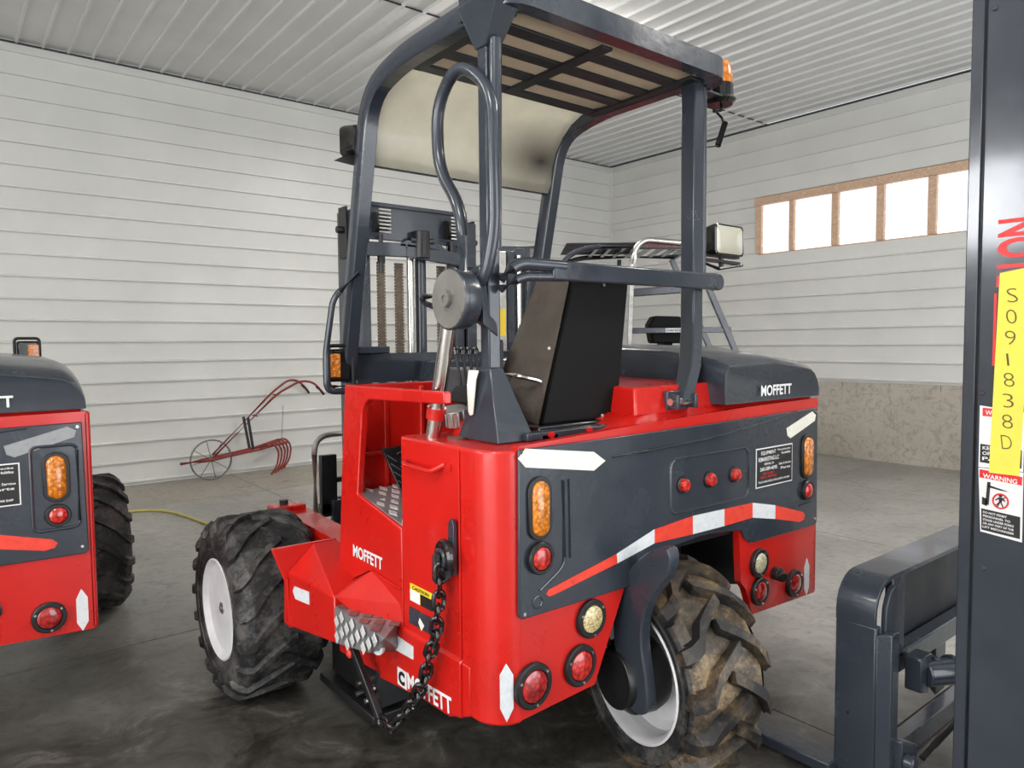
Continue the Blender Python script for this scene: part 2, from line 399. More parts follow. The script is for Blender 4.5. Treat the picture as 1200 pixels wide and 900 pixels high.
# wall_right: concrete stem below, ribbed steel above, a window strip let into it
WZ0, WZ1, WY0, WY1, SZ = 2.95, 3.79, -1.0, 6.33, 1.06
wb = MB()
wb.box(XA + 0.01, XA + 0.2, Y0, YA, 0, WZ0); wb.box(XA + 0.01, XA + 0.2, Y0, YA, WZ1, ZC)
wb.box(XA + 0.01, XA + 0.2, WY1, YA, WZ0, WZ1); wb.box(XA + 0.01, XA + 0.2, Y0, WY0, WZ0, WZ1)
wr = struct(wb.build('wall_right', 'sheet'))
mapr = lambda a, b_, h: (XA - h, a, b_)
for s0, e0, pr in ribbed(0, 0, SZ, WZ0): sheet_obj(pr, mapr, Y0, YA, 'sheet', wr)
for s0, e0, pr in ribbed(0, 0, WZ1, ZC): sheet_obj(pr, mapr, Y0, YA, 'sheet', wr)
for s0, e0, pr in ribbed(0, 0, WZ0, WZ1): sheet_obj(pr, mapr, WY1, YA, 'sheet', wr); sheet_obj(pr, mapr, Y0, WY0, 'sheet', wr)
y = -4.5
k = 0
while y < YA - 0.01:
    e = min(y + 0.63, YA)
    MB().box(XA - 0.03, XA + 0.01, y + 0.004, e - 0.004, 0, SZ - 0.004 - 0.002 * (k % 3)).build('concrete_panel', 'stem', wr, bev=0.003)
    MB().box(XA - 0.036, XA - 0.02, e - 0.012, e + 0.006, 0.02, SZ - 0.08).build('form_seam', 'stem', wr)
    y = e; k += 1
# window strip: pine frame, mullions, clear corrugated panes
wf = struct(bpy.data.objects.new('window_1', None)); COL.objects.link(wf); wf.location = (XA, 4.0, WZ0)
ORG = Vector((XA, 4.0, WZ0))
MB().box(XA - 0.05, XA + 0.08, WY0, WY1 + 0.03, WZ1 - 0.09, WZ1 + 0.02).build('window_header', 'wood', wf, bev=0.003)
MB().box(XA + 0.02, XA + 0.08, WY0, WY1, WZ0 - 0.02, WZ0 + 0.02).build('window_sill', 'wood', wf)
mull = [(WY1 - 0.02, 0.10), (5.765, 0.075), (5.11, 0.095), (4.49, 0.10), (3.85, 0.10), (3.2, 0.1), (2.55, 0.1), (1.9, 0.1), (1.2, 0.1), (0.5, 0.1), (-0.25, 0.1), (WY0 + 0.03, 0.1)]
for yy, ww in mull: MB().box(XA - 0.02, XA + 0.07, yy - ww / 2, yy + ww / 2, WZ0 + 0.02, WZ1 - 0.09).build('mullion', 'wood', wf, bev=0.003)
for (a, wa), (b_, wb_) in zip(mull, mull[1:]):
    y1, y0 = a - wa / 2, b_ + wb_ / 2
    p = MB(); z = WZ0 + 0.01; prev = None
    zs = [WZ0 + 0.02]
    prof = []
    z = WZ0 + 0.02
    while z < WZ1 - 0.09: prof += [(z, 0), (z + 0.10, 0), (z + 0.115, 0.012), (z + 0.132, 0.012), (z + 0.147, 0)]; z += PITCH
    prof = [q for q in prof if q[0] < WZ1 - 0.092] + [(WZ1 - 0.09, 0)]
    lo = [p.bm.verts.new((XA + 0.04 - h, y0, z_)) for z_, h in prof]; hi = [p.bm.verts.new((XA + 0.04 - h, y1, z_)) for z_, h in prof]
    for i in range(len(prof) - 1): p.bm.faces.new((lo[i], hi[i], hi[i + 1], lo[i + 1]))
    p.build('pane', 'pane', wf, angle=10)
ORG = Vector((0, 0, 0))
# ceiling, ribs along Y
cl = struct(MB().box(X0, XA, Y0, YA, ZC + 0.02, ZC + 0.2).build('ceiling', 'sheet_ceiling'))
for s0, e0, pr in ribbed(0, 0, X0 + 0.03, XA, depth=0.030, top=0.022):
    for q, (ya, yb) in enumerate(((Y0, 0.2), (0.2, 6.2), (6.2, YA))):
        sheet_obj(pr, lambda a, b_, h, q=q: (b_, a, ZC + (0.004 if q == 1 else 0) - h), ya, yb, 'sheet_ceiling', cl, 'ceiling_panel')
    MB().box(s0 + 0.002, e0, 6.185, 6.2, ZC - 0.012, ZC - 0.002).build('lap_seam', 'black', cl)
# walls behind the camera, with openings added for the two fill lights, and the window
wbk = struct(MB().box(X0 - 0.2, X0, Y0, -3.1, 0, ZC).box(X0 - 0.2, X0, 3.9, YA, 0, ZC).box(X0 - 0.2, X0, -3.1, 3.9, 4.15, ZC).box(X0 - 0.2, X0, 1.9, 2.8, 0, 4.15).box(X0 - 0.2, X0, 2.8, 3.9, 0, 2.75).box(X0 - 0.2, X0, 2.8, 3.9, 3.75, 4.15).build('wall_back', 'sheet'))
wfr = struct(MB().box(X0, 1.2, Y0 - 0.2, Y0, 0, ZC).box(7.2, XA, Y0 - 0.2, Y0, 0, ZC).box(1.2, 7.2, Y0 - 0.2, Y0, 4.2, ZC).build('wall_front', 'sheet'))
for wo in (wl, wr, wbk, wfr): pass
t1 = struct(MB().box(X0, XA, YA - 0.03, YA, ZC - 0.035, ZC - 0.022).build('trim_1', 'black'))
t2 = struct(MB().box(XA - 0.03, XA, Y0, YA, ZC - 0.035, ZC - 0.022).build('trim_2', 'black'))
t3 = struct(MB().box(XA - 0.025, XA, YA - 0.025, YA, 0, ZC - 0.035).build('trim_3', 'sheet'))
# shop lights hanging under the ceiling (all above the frame)
for i, (lx, ly) in enumerate(LAMPS):
    zl = ZC - 0.42; ORG = Vector((lx, ly, zl))
    t = thing('ceiling_light', ['white strip light hanging over the third loader', 'white strip light hanging beyond the left loader',
              'white strip light hanging behind the camera', 'white strip light hanging over the mast at the right'][i], 'ceiling light', ORG, 'hanging strip lights')
    MB().box(lx - 0.09, lx + 0.09, ly - 0.45, ly + 0.45, zl, zl + .04).build('light_housing', 'white', t, bev=0.005)
    MB().prism([(lx - 0.06, zl), (lx + 0.06, zl), (lx + 0.04, zl - .04), (lx - 0.04, zl - .04)], 'Y', ly - 0.42, ly + 0.42).build('diffuser', 'lamp_on', t)
    for q in (-.35, .35): MB().cyl((lx, ly + q, zl + .04), (lx, ly + q, ZC), .004, 6).build('suspension_wire', 'steel', t)
    ORG = Vector((0, 0, 0))
    area('ceiling_lamp_light', (lx, ly, zl - .06), (0, 0, 0), 0.3, 0.9, LAMP_POWER, (1.0, 0.96, 0.90))
    area('ceiling_fill_uplight', (lx, ly, zl + .06), (PI, 0, 0), 0.3, 0.9, LAMP_POWER * 1.0, (1.0, 0.96, 0.90))  # added upward fill, there only to brighten the ceiling

# ------------------------------------------------------------------ builders for loader parts
def wheel(c, yaw, W, R, rr, parent, out=1, mud=False, nl=22, name='wheel', lug=0.032):
    """tractor tyre on a steel rim. out=+1: the outer (hollow) face looks to -X, -1: to +X"""
    global ORG
    c = Vector(c); a = math.radians(yaw)
    n = Vector((-math.cos(a), math.sin(a), 0)) * out; f = Vector((math.sin(a), math.cos(a), 0)); u = Vector((0, 0, 1))
    h = W / 2; hd_ = .085 if mud else .034
    b = MB()
    b.lathe(c, n, ([(rr + .004, h - .03), (rr + .012, h - .012), (rr + .004, h - .008), (rr - .010, h - .024)] + ([(rr - .014, h - .10), (rr * .80, h - .125), (rr * .50, h - .115), (rr * .42, h - .09)] if mud else [(rr - .016, h - .034), (rr * .75, h - .040), (rr * .4, h - .034)]) + [(rr * .3, h - hd_), (0, h - hd_)]), 48)
    b.lathe(c, n, [(rr, -h + .035), (rr + .012, -h + .02), (rr - .02, -h + .06), (rr - .02, h - .06)], 40)
    rim = b.build(name, 'white_paint', parent, angle=40)
    b = MB(); Rb = R - lug
    b.lathe(c, n, [(rr + .004, h - .03), (rr + .02, h - .008), (rr + .07, h), (Rb - .06, h - .004), (Rb - .03, h - .02), (Rb, h - .05), (Rb + .006, 0), (Rb, -h + .05), (Rb - .03, -h + .02), (Rb - .06, -h + .004), (rr + .07, -h), (rr + .02, -h + .008), (rr + .004, -h + .03)], 56)
    b.lathe(c, n, [(rr + .045, h - .002), (rr + .05, h + .004), (rr + .058, h - .001)], 56)
    def P(ang, ax, r): return c + n * ax + (f * math.cos(ang) + u * math.sin(ang)) * r
    n0 = len(b.bm.faces)
    for k in range(nl):
        for sd in (1, -1):
            a0 = 2 * PI * (k + (0 if sd > 0 else .5)) / nl
            t0 = .024 if mud else .019
            # station: across, sweep round the tyre, outer radius, half thickness, depth of the flank
            st = [(-0.03, -.05, R, t0, lug + .008), (0.04, .06, R + .001, t0 + .001, lug + .008), (.10, .17, R + .001, t0 + .003, lug + .008), (h - .05, .31, R - .002, t0 + .007, lug + .012), (h - .022, .36, R - .022, t0 + .009, lug + .004), (h - .006, .375, R - .052, t0 + .009, .020), (h - .002, .38, R - .085, t0 + .007, .006)]
            rows = []
            for ax, da, r, t, fl_ in st:
                w_ = t / R; out_ = .010 if r < R - .03 else 0
                A0 = ax * sd; inn = A0 - sd * (.016 if r < R - .03 else 0)
                rows.append([b.bm.verts.new(P(a0 + da - w_ * 1.25, inn, r - (fl_ if not out_ else 0))), b.bm.verts.new(P(a0 + da - w_ * .8, A0 + sd * out_, r)), b.bm.verts.new(P(a0 + da + w_ * .8, A0 + sd * out_, r)), b.bm.verts.new(P(a0 + da + w_ * 1.25, inn, r - (fl_ if not out_ else 0)))])
            for A, B in zip(rows, rows[1:]):
                for i in range(3): b.bm.faces.new((A[i], A[i + 1], B[i + 1], B[i]))
            b.bm.faces.new(rows[0]); b.bm.faces.new(rows[-1][::-1])
    b.bm.faces.ensure_lookup_table()
    if mud:
        for i, fc in enumerate(b.bm.faces):
            cc = sum((v.co for v in fc.verts), Vector()) / len(fc.verts) - c
            fc.material_index = 1 if i >= n0 else (2 if abs(cc.dot(n)) > h - .03 else 0)
    to = b.build('tire', 'rubber_muddy' if mud else 'rubber', rim, angle=30)
    if mud: to.data.materials.append(M['rubber_worn']); to.data.materials.append(M['rubber'])
    b = MB(); q = c + n * (h - hd_)
    b.cyl(q, q + n * .006, .028, 6); b.cyl(q + n * .006, q + n * .012, .010, 8)
    b.build('hub', 'steel' if not mud else 'black', rim)

    return rim
def round_lamp(p, n, r, lm, parent, name='tail_lamp', screws=True, ring=1.0, depth=.014, label=None):
    p = Vector(p); n = Vector(n)
    b = MB(); b.lathe(p, n, [(r * 1.0, 0), (r, depth), (r * .93, depth + .004), (r * .74, depth + .004), (r * .72, depth - .004), (0, depth - .004)], 28)
    o = b.build(name, 'black', parent, label=label)
    b = MB(); b.lathe(p, n, [(r * .72, depth - .004), (r * .68, depth + .004), (r * .5, depth + .010), (0, depth + .013)], 28)
    b.build('lens', lm, o)
    if screws:
        e = n.orthogonal().normalized()
        for k in range(3):
            v = Matrix.Rotation(2 * PI * k / 3 + .9, 3, n) @ e
            MB().cyl(p + v * r * .84 + n * depth, p + v * r * .84 + n * (depth + .007), .005, 8).build('lamp_screw', 'chrome', o)
    return o
def oval_lamp(x, y, z, wd, hh, parent, label=None):
    def ring(rx, rz):
        pts = []
        for i in range(24):
            t = 2 * PI * i / 24; s_ = rz - rx
            pts.append((x + rx * math.cos(t), z + rx * math.sin(t) + (s_ if math.sin(t) >= 0 else -s_)))
        return pts
    o = MB().prism(ring(wd / 2 + .014, hh / 2 + .014), 'Y', y, y - .010).build('marker_lamp', 'black', parent, bev=.003, label=label)
    b = MB(); prev = None
    for k, (q, d) in enumerate(((1.0, .010), (.97, .016), (.80, .022))):
        rg = [b.bm.verts.new((px, y - d, pz)) for px, pz in ring(wd / 2 * q, hh / 2 * (1 - (1 - q) * .4))]
        if prev:
            for i in range(24): b.bm.faces.new((prev[i], prev[(i + 1) % 24], rg[(i + 1) % 24], rg[i]))
        prev = rg
    b.bm.faces.new(prev); b.build('lens', 'amber', o, angle=50)
    return o
def arc(cx, cy, r, a0, a1, n=6):
    return [(cx + r * math.cos(math.radians(a0 + (a1 - a0) * i / n)), cy + r * math.sin(math.radians(a0 + (a1 - a0) * i / n))) for i in range(n + 1)]
def rrect(x0, x1, z0, z1, r, n=5):
    return arc(x1 - r, z1 - r, r, 0, 90, n) + arc(x0 + r, z1 - r, r, 90, 180, n) + arc(x0 + r, z0 + r, r, 180, 270, n) + arc(x1 - r, z0 + r, r, 270, 360, n)
def work_lamp(p, fw, parent, name='work_lamp', wd=.20, hh=.13, dp=.09, label=None, arm=None):
    """rectangular work lamp; fw = direction the glass looks"""
    p = Vector(p); f = Vector(fw).normalized(); r = Vector((0, 0, 1)).cross(f).normalized(); u = f.cross(r)
    b = MB(); rings = []
    for q, d in ((.62, -dp), (.9, -dp * .8), (1, -.02), (1, 0), (.93, .003), (.90, -.004)):
        rings.append([b.bm.verts.new(p + f * d + r * x * q + u * z * q) for x, z in rrect(-wd / 2, wd / 2, -hh / 2, hh / 2, .022)])
    for A, B in zip(rings, rings[1:]):
        for i in range(len(A)): b.bm.faces.new((A[i], A[(i + 1) % len(A)], B[(i + 1) % len(A)], B[i]))
    b.bm.faces.new(rings[0]); b.bm.faces.new(rings[-1][::-1])
    o = b.build(name, 'black_gloss', parent, label=label)
    b = MB(); rg = [b.bm.verts.new(p + f * .001 + r * x * .89 + u * z * .89) for x, z in rrect(-wd / 2, wd / 2, -hh / 2, hh / 2, .02)]
    c_ = b.bm.verts.new(p + f * .014)
    mid = [b.bm.verts.new(p + f * .012 + r * x * .5 + u * z * .5) for x, z in rrect(-wd / 2, wd / 2, -hh / 2, hh / 2, .02)]
    n_ = len(rg)
    for i in range(n_):
        b.bm.faces.new((rg[i], rg[(i + 1) % n_], mid[(i + 1) % n_], mid[i])); b.bm.faces.new((mid[i], mid[(i + 1) % n_], c_))
    b.build('lens', 'lamp_glass', o, angle=60)
    b = MB(); q = p - f * dp * .5 - u * (hh / 2)
    b.bar(q - r * wd * .55 + u * .0, q + r * wd * .55, .03, .008).cyl(q, q - u * .05, .012, 8)
    b.build('lamp_bracket', 'black', o)
    return o
def chain_links(parent, pts, L=.052, r=.0075, name='chain_link', twist0=0, m='black_gloss'):
    pts = [Vector(p) for p in pts]; seg = [(b - a).length for a, b in zip(pts, pts[1:])]; tot = sum(seg)
    n = max(2, int(tot / (L * .70))); me = None
    for i in range(n):
        t = tot * (i + .5) / n; k = 0
        while t > seg[k] and k < len(seg) - 1: t -= seg[k]; k += 1
        d = (pts[k + 1] - pts[k]).normalized(); c = pts[k] + d * t
        if me is None:
            old = ORG.copy()
            b = MB(); w_ = L * .28; h_ = L / 2 - w_
            P = [(w_ * math.cos(a), h_ + w_ * math.sin(a), 0) for a in [PI * j / 6 for j in range(7)]] + [(w_ * math.cos(a), -h_ + w_ * math.sin(a), 0) for a in [PI + PI * j / 6 for j in range(7)]]
            b.tube(P, r, 8, closed=True); me = b.mesh(name, m, 60, org=Vector((0, 0, 0)))
        o = bpy.data.objects.new(name, me); COL.objects.link(o); o.parent = parent
        q = Vector((0, 1, 0)).rotation_difference(d)
        rot = Matrix.Rotation(PI / 2 * (i % 2) + .5 + .25 * math.sin(i * 2.1), 4, d) @ q.to_matrix().to_4x4()
        o.matrix_local = Matrix.Translation(c - ORG) @ rot

def mast(t, cx, y, ztop, zb, m='slate', full=True):
    """two-stage fork mast with chains and cylinders; cx centre in X, y the near plane"""
    for s in (-1, 1):
        b = MB(); xo = cx + s * .40
        b.prism([(xo - .035, y), (xo + .035, y), (xo + .035, y + .17), (xo - .035, y + .17), (xo - .035, y + .145), (xo + .012, y + .145), (xo + .012, y + .025), (xo - .035, y + .025)] if s > 0 else
                [(xo + .035, y), (xo - .035, y), (xo - .035, y + .17), (xo + .035, y + .17), (xo + .035, y + .145), (xo - .012, y + .145), (xo - .012, y + .025), (xo + .035, y + .025)], 'Z', zb, ztop - .05)
        b.build('mast_rail', m, t, bev=.003)
        b = MB(); xi = cx + s * .33
        b.box(xi - .03, xi + .03, y + .03, y + .055, zb, ztop); b.box(xi - .03, xi + .03, y + .12, y + .145, zb, ztop); b.box(xi - .008, xi + .008, y + .055, y + .12, zb, ztop)
        b.build('inner_rail', m, t, bev=.003)
        b = MB(); b.box(xo + s * .035, xo + s * .05, y + .03, y + .12, ztop - .32, ztop - .03)
        b.cyl((xo + s * .05, y + .07, ztop - .16), (xo + s * .085, y + .07, ztop - .16), .02, 12); b.build('rail_cap', 'black', t, bev=.002)
    MB().box(cx - .34, cx + .34, y + .005, y + .03, ztop - .205, ztop).build('top_crosshead', m, t, bev=.004)
    MB().box(cx - .36, cx + .36, y - .01, y + .06, ztop - .018, ztop + .006).build('crosshead_cap', m, t, bev=.003)
    b = MB(); b.bar((cx - .40, y - .03, ztop - .27), (cx - .1, y - .03, ztop - .26), .03, .08); b.bar((cx - .1, y - .03, ztop - .26), (cx + .40, y - .03, ztop - .30), .03, .08)
    b.prism([(cx - .16, ztop - .24), (cx - .1, ztop - .2), (cx + .12, ztop - .2), (cx + .2, ztop - .25)], 'Y', y - .045, y - .015)
    b.build('lower_crossbar', m, t, bev=.004)
    for s in (-1, 1):
        x = cx + s * .245 - .01
        b = MB().cyl((x - .04, y - .01, ztop - .11), (x + .04, y - .01, ztop - .11), .055, 20)
        p = b.build('chain_sheave', 'black', t, bev=.003)
        c = MB()
        for k in range(7):
            zz = ztop - .05 - k * .021; c.box(x - .038, x + .038, y - .075, y - .066, zz, zz + .009)
        c.build('sheave_chain', 'steel', p)
        b = MB().cyl((x, y - .02, ztop - .18), (x, y - .02, ztop - .40), .013, 10).cyl((x, y - .02, ztop - .30), (x, y - .02, ztop - .34), .022, 6)
        b.build('chain_anchor', 'black', t)
    MB().cyl((cx + .01, y - .03, ztop - .14), (cx + .01, y - .03, ztop - .30), .05, 18).cyl((cx - .07, y - .03, ztop - .2), (cx + .09, y - .03, ztop - .2), .022, 10).build('ram_head', 'black', t, bev=.004)
    MB().cyl((cx + .055, y + .06, zb), (cx + .055, y + .06, ztop - .28), .034, 20).build('lift_cylinder', m, t)
    MB().cyl((cx - .03, y + .04, zb), (cx - .03, y + .04, ztop - .28), .022, 20).build('lift_ram', 'chrome', t)
    for x, wd in ((cx - .22, .05), (cx - .10, .055), (cx + .20, .06)):
        b = MB(); z = zb + .3
        while z < ztop - .33:
            b.box(x - wd / 2, x + wd / 2, y + .045, y + .06, z, z + .014); z += .0185
        b.box(x - wd * .38, x + wd * .38, y + .048, y + .057, zb + .3, ztop - .33)
        b.build('leaf_chain', 'chain_brown', t)

def canopy_xz(): pass
# ------------------------------------------------------------------ the red loader in the middle
YR = 1.70
ORG = Vector((2.255, 1.7, 0))
T = thing('truck_mounted_forklift', 'red three-wheeled truck-mounted loader in the middle with grey canopy over the seat and hanging chain', 'forklift', ORG, None)
XL, XR = 1.28, 3.17
# --- rear sheet metal
b = MB()
b.prism([(1.38, .455), (1.707, .471), (1.857, .777), (1.95, .88), (2.268, .89), (2.546, .863), (2.562, .64), (2.60, .60), (2.65, .482), (3.155, .463), (3.155, 1.375), (2.6, 1.368), (1.85, 1.343), (1.38, 1.322)], 'Y', YR, YR + .03)
b.build('rear_plate', 'red', T)
b = MB()
b.prism([(1.95, .85), (2.58, .84), (2.58, 1.2), (1.95, 1.2)], 'Y', YR + .04, YR + .08)
b.build('arch_liner', 'black', T)
# left tower with the big rounded corner
pl = [(XL, 2.25)] + [(XL, 1.83)] + [(XL + .11 - .11 * math.cos(math.radians(a)), 1.81 - .11 * math.sin(math.radians(a))) for a in range(0, 91, 10)] + [(1.39, 1.74), (1.70, 1.74), (1.70, 2.25)]
b = MB(); b.prism(pl, 'Z', .445, 1.312); o = b.build('tower', 'red', T, bev=.010, angle=25, seg=3)
# pull handle, weld seam, black slot plate on the tower
b = MB(); b.tube([(XL - .002, 2.22, 1.235), (XL - .03, 2.17, 1.222), (XL - .03, 2.0, 1.218), (XL - .002, 1.955, 1.245)], .0085, 8, .02)
b.box(XL - .006, XL + .002, 1.92, 2.0, 1.225, 1.25); b.build('grab_handle', 'red', T)
MB().cyl((XL - .004, 1.875, .45), (XL - .004, 1.875, 1.3), .0035, 6).build('weld_seam', 'red', T)
b = MB(); b.prism([(1.915, .90), (1.915, 1.06), (1.905, 1.078), (1.89, 1.078), (1.882, 1.06), (1.882, .90)], 'X', XL - .022, XL - .008).build('chain_slot_plate', 'slate', T, bev=.002)
b = MB(); b.prism([(1.985, .86), (1.985, .94), (1.975, .955), (1.955, .95), (1.945, .86)], 'X', XL - .04, XL - .005).build('slot_cheek', 'slate', T, bev=.002)
# side decals and recess
MB().box(XL - .0015, XL, 2.045, 2.195, .728, .790).build('warning_decal', 'decal_yellow', T)
o = MB().box(XL - .0022, XL - .0015, 2.045, 2.125, .728, .768).build('decal_text_panel', 'decal_black', T)
o = MB().box(XL - .0022, XL - .0015, 2.13, 2.195, .728, .768).build('decal_picture', 'white', T)
text('CAUTION', .11, .012, (XL - .0018, 2.178, .773), (0, -1, 0), (0, 0, 1), 'decal_black', T)
b = MB(); b.prism(rrect(2.035, 2.20, .645, .705, .006), 'X', XL - .006, XL).build('rubber_plate', 'slate', T, bev=.002)
MB().hull([(XL - .012, 2.115, .69), (XL - .006, 2.095, .665), (XL - .006, 2.135, .665), (XL - .006, 2.115, .64)]).build('plate_chip', 'cream', T)
# cab side plate with the doorway
yz = [(2.79, .60), (2.745, 1.05), (2.69, 1.478), (1.96, 1.482), (1.96, 1.442), (2.44, 1.43)] + [(2.47 + .08 * math.sin(math.radians(a)), 1.35 + .08 * math.cos(math.radians(a))) for a in (15, 35, 55, 75, 90)] + [(2.60, 1.045), (2.252, .975), (2.252, .60)]
MB().prism(yz, 'X', XL, XL + .03).build('cab_side', 'red', T, bev=.005)
MB().box(XL + .03, XL + .06, 2.64, 2.69, 1.0, 1.47).build('door_return', 'red', T, bev=.004)
b = MB(); b.box(XL + .03, 1.93, 2.69, 2.72, .6, 1.475); b.box(1.45, 1.47, 2.675, 2.69, 1.0, 1.45); b.box(1.62, 1.64, 2.665, 2.69, .98, 1.46); b.box(1.31, 1.93, 2.672, 2.69, 1.18, 1.195)
b.build('cab_front', 'red', T, bev=.004)
b = MB(); b.box(1.90, 1.93, 2.1, 2.69, .6, 1.30); b.build('cab_inner_wall', 'red', T, bev=.004)
MB().box(XL + .03, 1.90, 2.25, 2.69, .60, .99).build('footwell', 'red', T, bev=.003)
b = MB().prism([(2.0, 1.44), (2.69, 1.44), (2.69, 1.475), (2.0, 1.475)], 'X', 1.86, 1.93); b.build('cab_rail', 'red', T, bev=.003)
# upper step: diamond plate
def diamonds(parent, o_, ux, uy, nu, nv, du, dv, mm, clip, hgt=.004, sz=(.42, .36)):
    b = MB(); o_ = Vector(o_); ux = Vector(ux).normalized(); uy = Vector(uy).normalized(); n = ux.cross(uy)
    for i in range(nu):
        for j in range(nv):
            uu = (i + (.5 if j % 2 else 0)) * du; vv = j * dv
            if not clip(uu, vv): continue
            c = o_ + ux * uu + uy * vv
            a, d = ux * du * sz[0], uy * dv * sz[1] * 2
            b.bm.faces.new([b.bm.verts.new(p) for p in (c + a * 1 + n * hgt * .2, c + d + n * hgt * .2, c + n * hgt * .2 - a, c - d + n * hgt * .2)])
            q = [b.bm.verts.new(p + n * hgt) for p in (c + a * .82, c + d * .82, c - a * .82, c - d * .82)]; b.bm.faces.new(q)
            l = [b.bm.verts.new(p) for p in (c + a, c + d, c - a, c - d)]
            for k in range(4): b.bm.faces.new((l[k], l[(k + 1) % 4], q[(k + 1) % 4], q[k]))
    o = b.build('raised_diamonds', mm, parent, angle=10); o['kind'] = 'stuff'; return o
up_ = MB().hull([(XL + .012, 2.62, 1.049), (XL + .012, 2.255, .982), (1.56, 2.255, .982), (1.56, 2.66, 1.049), (XL + .012, 2.62, 1.03), (XL + .012, 2.255, .963), (1.56, 2.25, .963), (1.56, 2.66, 1.03)]).build('upper_step', 'alu_dark', T, bev=.002)
diamonds(up_, (XL + .035, 2.275, .9865), (1, 0, 0), (0, .39, .067), 5, 9, .062, .050, 'alu', lambda a, v: a < .25 and v < .36, hgt=.002, sz=(.30, .36))
# pedals
b = MB(); b.hull([(1.395, 2.60, 1.215), (1.50, 2.62, 1.215), (1.41, 2.47, 1.05), (1.50, 2.49, 1.05), (1.395, 2.615, 1.215), (1.50, 2.635, 1.215), (1.41, 2.485, 1.05), (1.50, 2.505, 1.05)])
pd = b.build('pedal', 'black', T, bev=.004)
b = MB()
for k in range(5):
    for q in (0, 1):
        f = .12 + k * .19; x = 1.405 + .012 * f + q * .045; y = 2.60 - .13 * f; z = 1.21 - .165 * f
        b.bar((x, y - .004, z), (x + .035, y - .022, z - .028 + .05 * q), .006, .006)
b.build('pedal_tread', 'slate', pd)
MB().tube([(1.40, 2.50, 1.01), (1.46, 2.44, 1.02), (1.56, 2.42, 1.02)], .012, 8).build('pedal_pivot', 'red', T)
# lower skirt, gusset box and lower step
MB().hull([(1.281, 2.79, .62), (1.281, 2.485, .765), (1.281, 2.27, .69), (1.157, 2.56, .668), (1.281, 2.25, .63), (1.248, 2.36, .636), (1.235, 2.52, .640), (1.281, 2.79, .5), (1.281, 2.25, .5)]).build('skirt_slope', 'red', T, bev=.004)
MB().tube([(1.278, 2.78, .625), (1.276, 2.49, .765), (1.276, 2.26, .752)], .004, 6).build('weld_seam', 'red', T)
sk = MB().prism([(2.79, .61), (2.79, .34), (2.30, .385), (1.95, .40), (1.83, .448), (1.83, .61)], 'X', XL - .003, XL + .04)
sk.build('lower_skirt', 'red', T, bev=.004)
b = MB(); b.hull([(XL - .012, 1.87, .615), (XL - .012, 2.42, .60), (XL + .01, 1.87, .63), (XL + .01, 2.42, .615), (XL + .01, 1.87, .425), (XL + .01, 2.42, .36), (XL - .012, 1.87, .43), (XL - .012, 2.42, .365)])
b.build('rub_rail', 'red', T, bev=.005)
b = MB(); b.hull([(1.115, 2.93, .68), (1.23, 2.93, .785), (1.34, 2.93, .785), (1.34, 2.93, .45), (1.115, 2.93, .45), (1.155, 2.56, .665), (1.155, 2.56, .485), (1.34, 2.56, .665), (1.34, 2.56, .40)])
b.build('gusset_box', 'red', T, bev=.006)
b = MB(); b.prism([(1.05, .79), (1.34, .786), (1.34, .44), (1.12, .435), (1.10, .47), (1.105, .64)], 'Y', 2.93, 2.95); b.build('fender_plate', 'red', T, bev=.003)
MB().cyl((1.108, 2.925, .66), (1.118, 2.925, .46), .008, 8).build('fender_weld', 'red', T)
gx = lambda y: 1.115 + (2.93 - y) * .108 - .001
MB().hull([(gx(y) - d, y, z) for d in (0, .0015) for y, z in ((2.87, .635), (2.75, .64), (2.75, .587), (2.865, .582), (2.885, .61))]).build('reflective_tape', 'tape_white', T)
st = MB().hull([(1.155, 2.56, .63), (1.165, 2.18, .622), (1.30, 2.30, .625), (1.30, 2.56, .63), (1.155, 2.56, .485), (1.165, 2.30, .53), (1.30, 2.30, .50), (1.30, 2.56, .47)]).build('lower_step', 'alu_dark', T, bev=.002)
diamonds(st, (1.153, 2.54, .515), (0, -1, .0), (0, 0, 1), 6, 5, .088, .030, 'alu', lambda a, v: a < .24 + 1.1 * v and v < .10 and v > a * .15 - .02, hgt=.0015, sz=(.25, .44))
diamonds(st, (1.178, 2.53, .632), (0, -1, -.02), (1, 0, 0), 5, 3, .088, .038, 'alu_red', lambda a, v: a < .30 - .3 * (.1 - v), hgt=.002, sz=(.32, .34))
MB().lathe((1.20, 2.285, .548), (-1, -.4, 0), [(.026, 0), (.026, .012), (.012, .012), (.010, .002), (0, .002)], 16).build('tie_ring', 'tape_white', T)
b = MB(); b.prism([(2.365, .56), (2.345, .578), (2.16, .572), (2.16, .525), (2.35, .515), (2.368, .53)], 'X', XL - .0145, XL - .0125); b.build('reflective_tape', 'tape_white', T)
# maker's lettering on the side
text('MOFFETT', .245, .05, (XL - .0015, 2.64, .785), (0, -1, 0), (0, 0, 1), 'white', T, bold=.03)
text('MOFFETT', .285, .060, (XL - .0135, 2.20, .405), (0, -1, .06), (0, .06, 1), 'white', T, bold=.03)
lg = MB().box(XL - .0140, XL - .0125, 2.21, 2.275, .395, .46).build('logo_square', 'white', T)
text('C', .044, .050, (XL - .0145, 2.265, .403), (0, -1, 0), (0, 0, 1), 'decal_black', lg, bold=.06, name='logo')
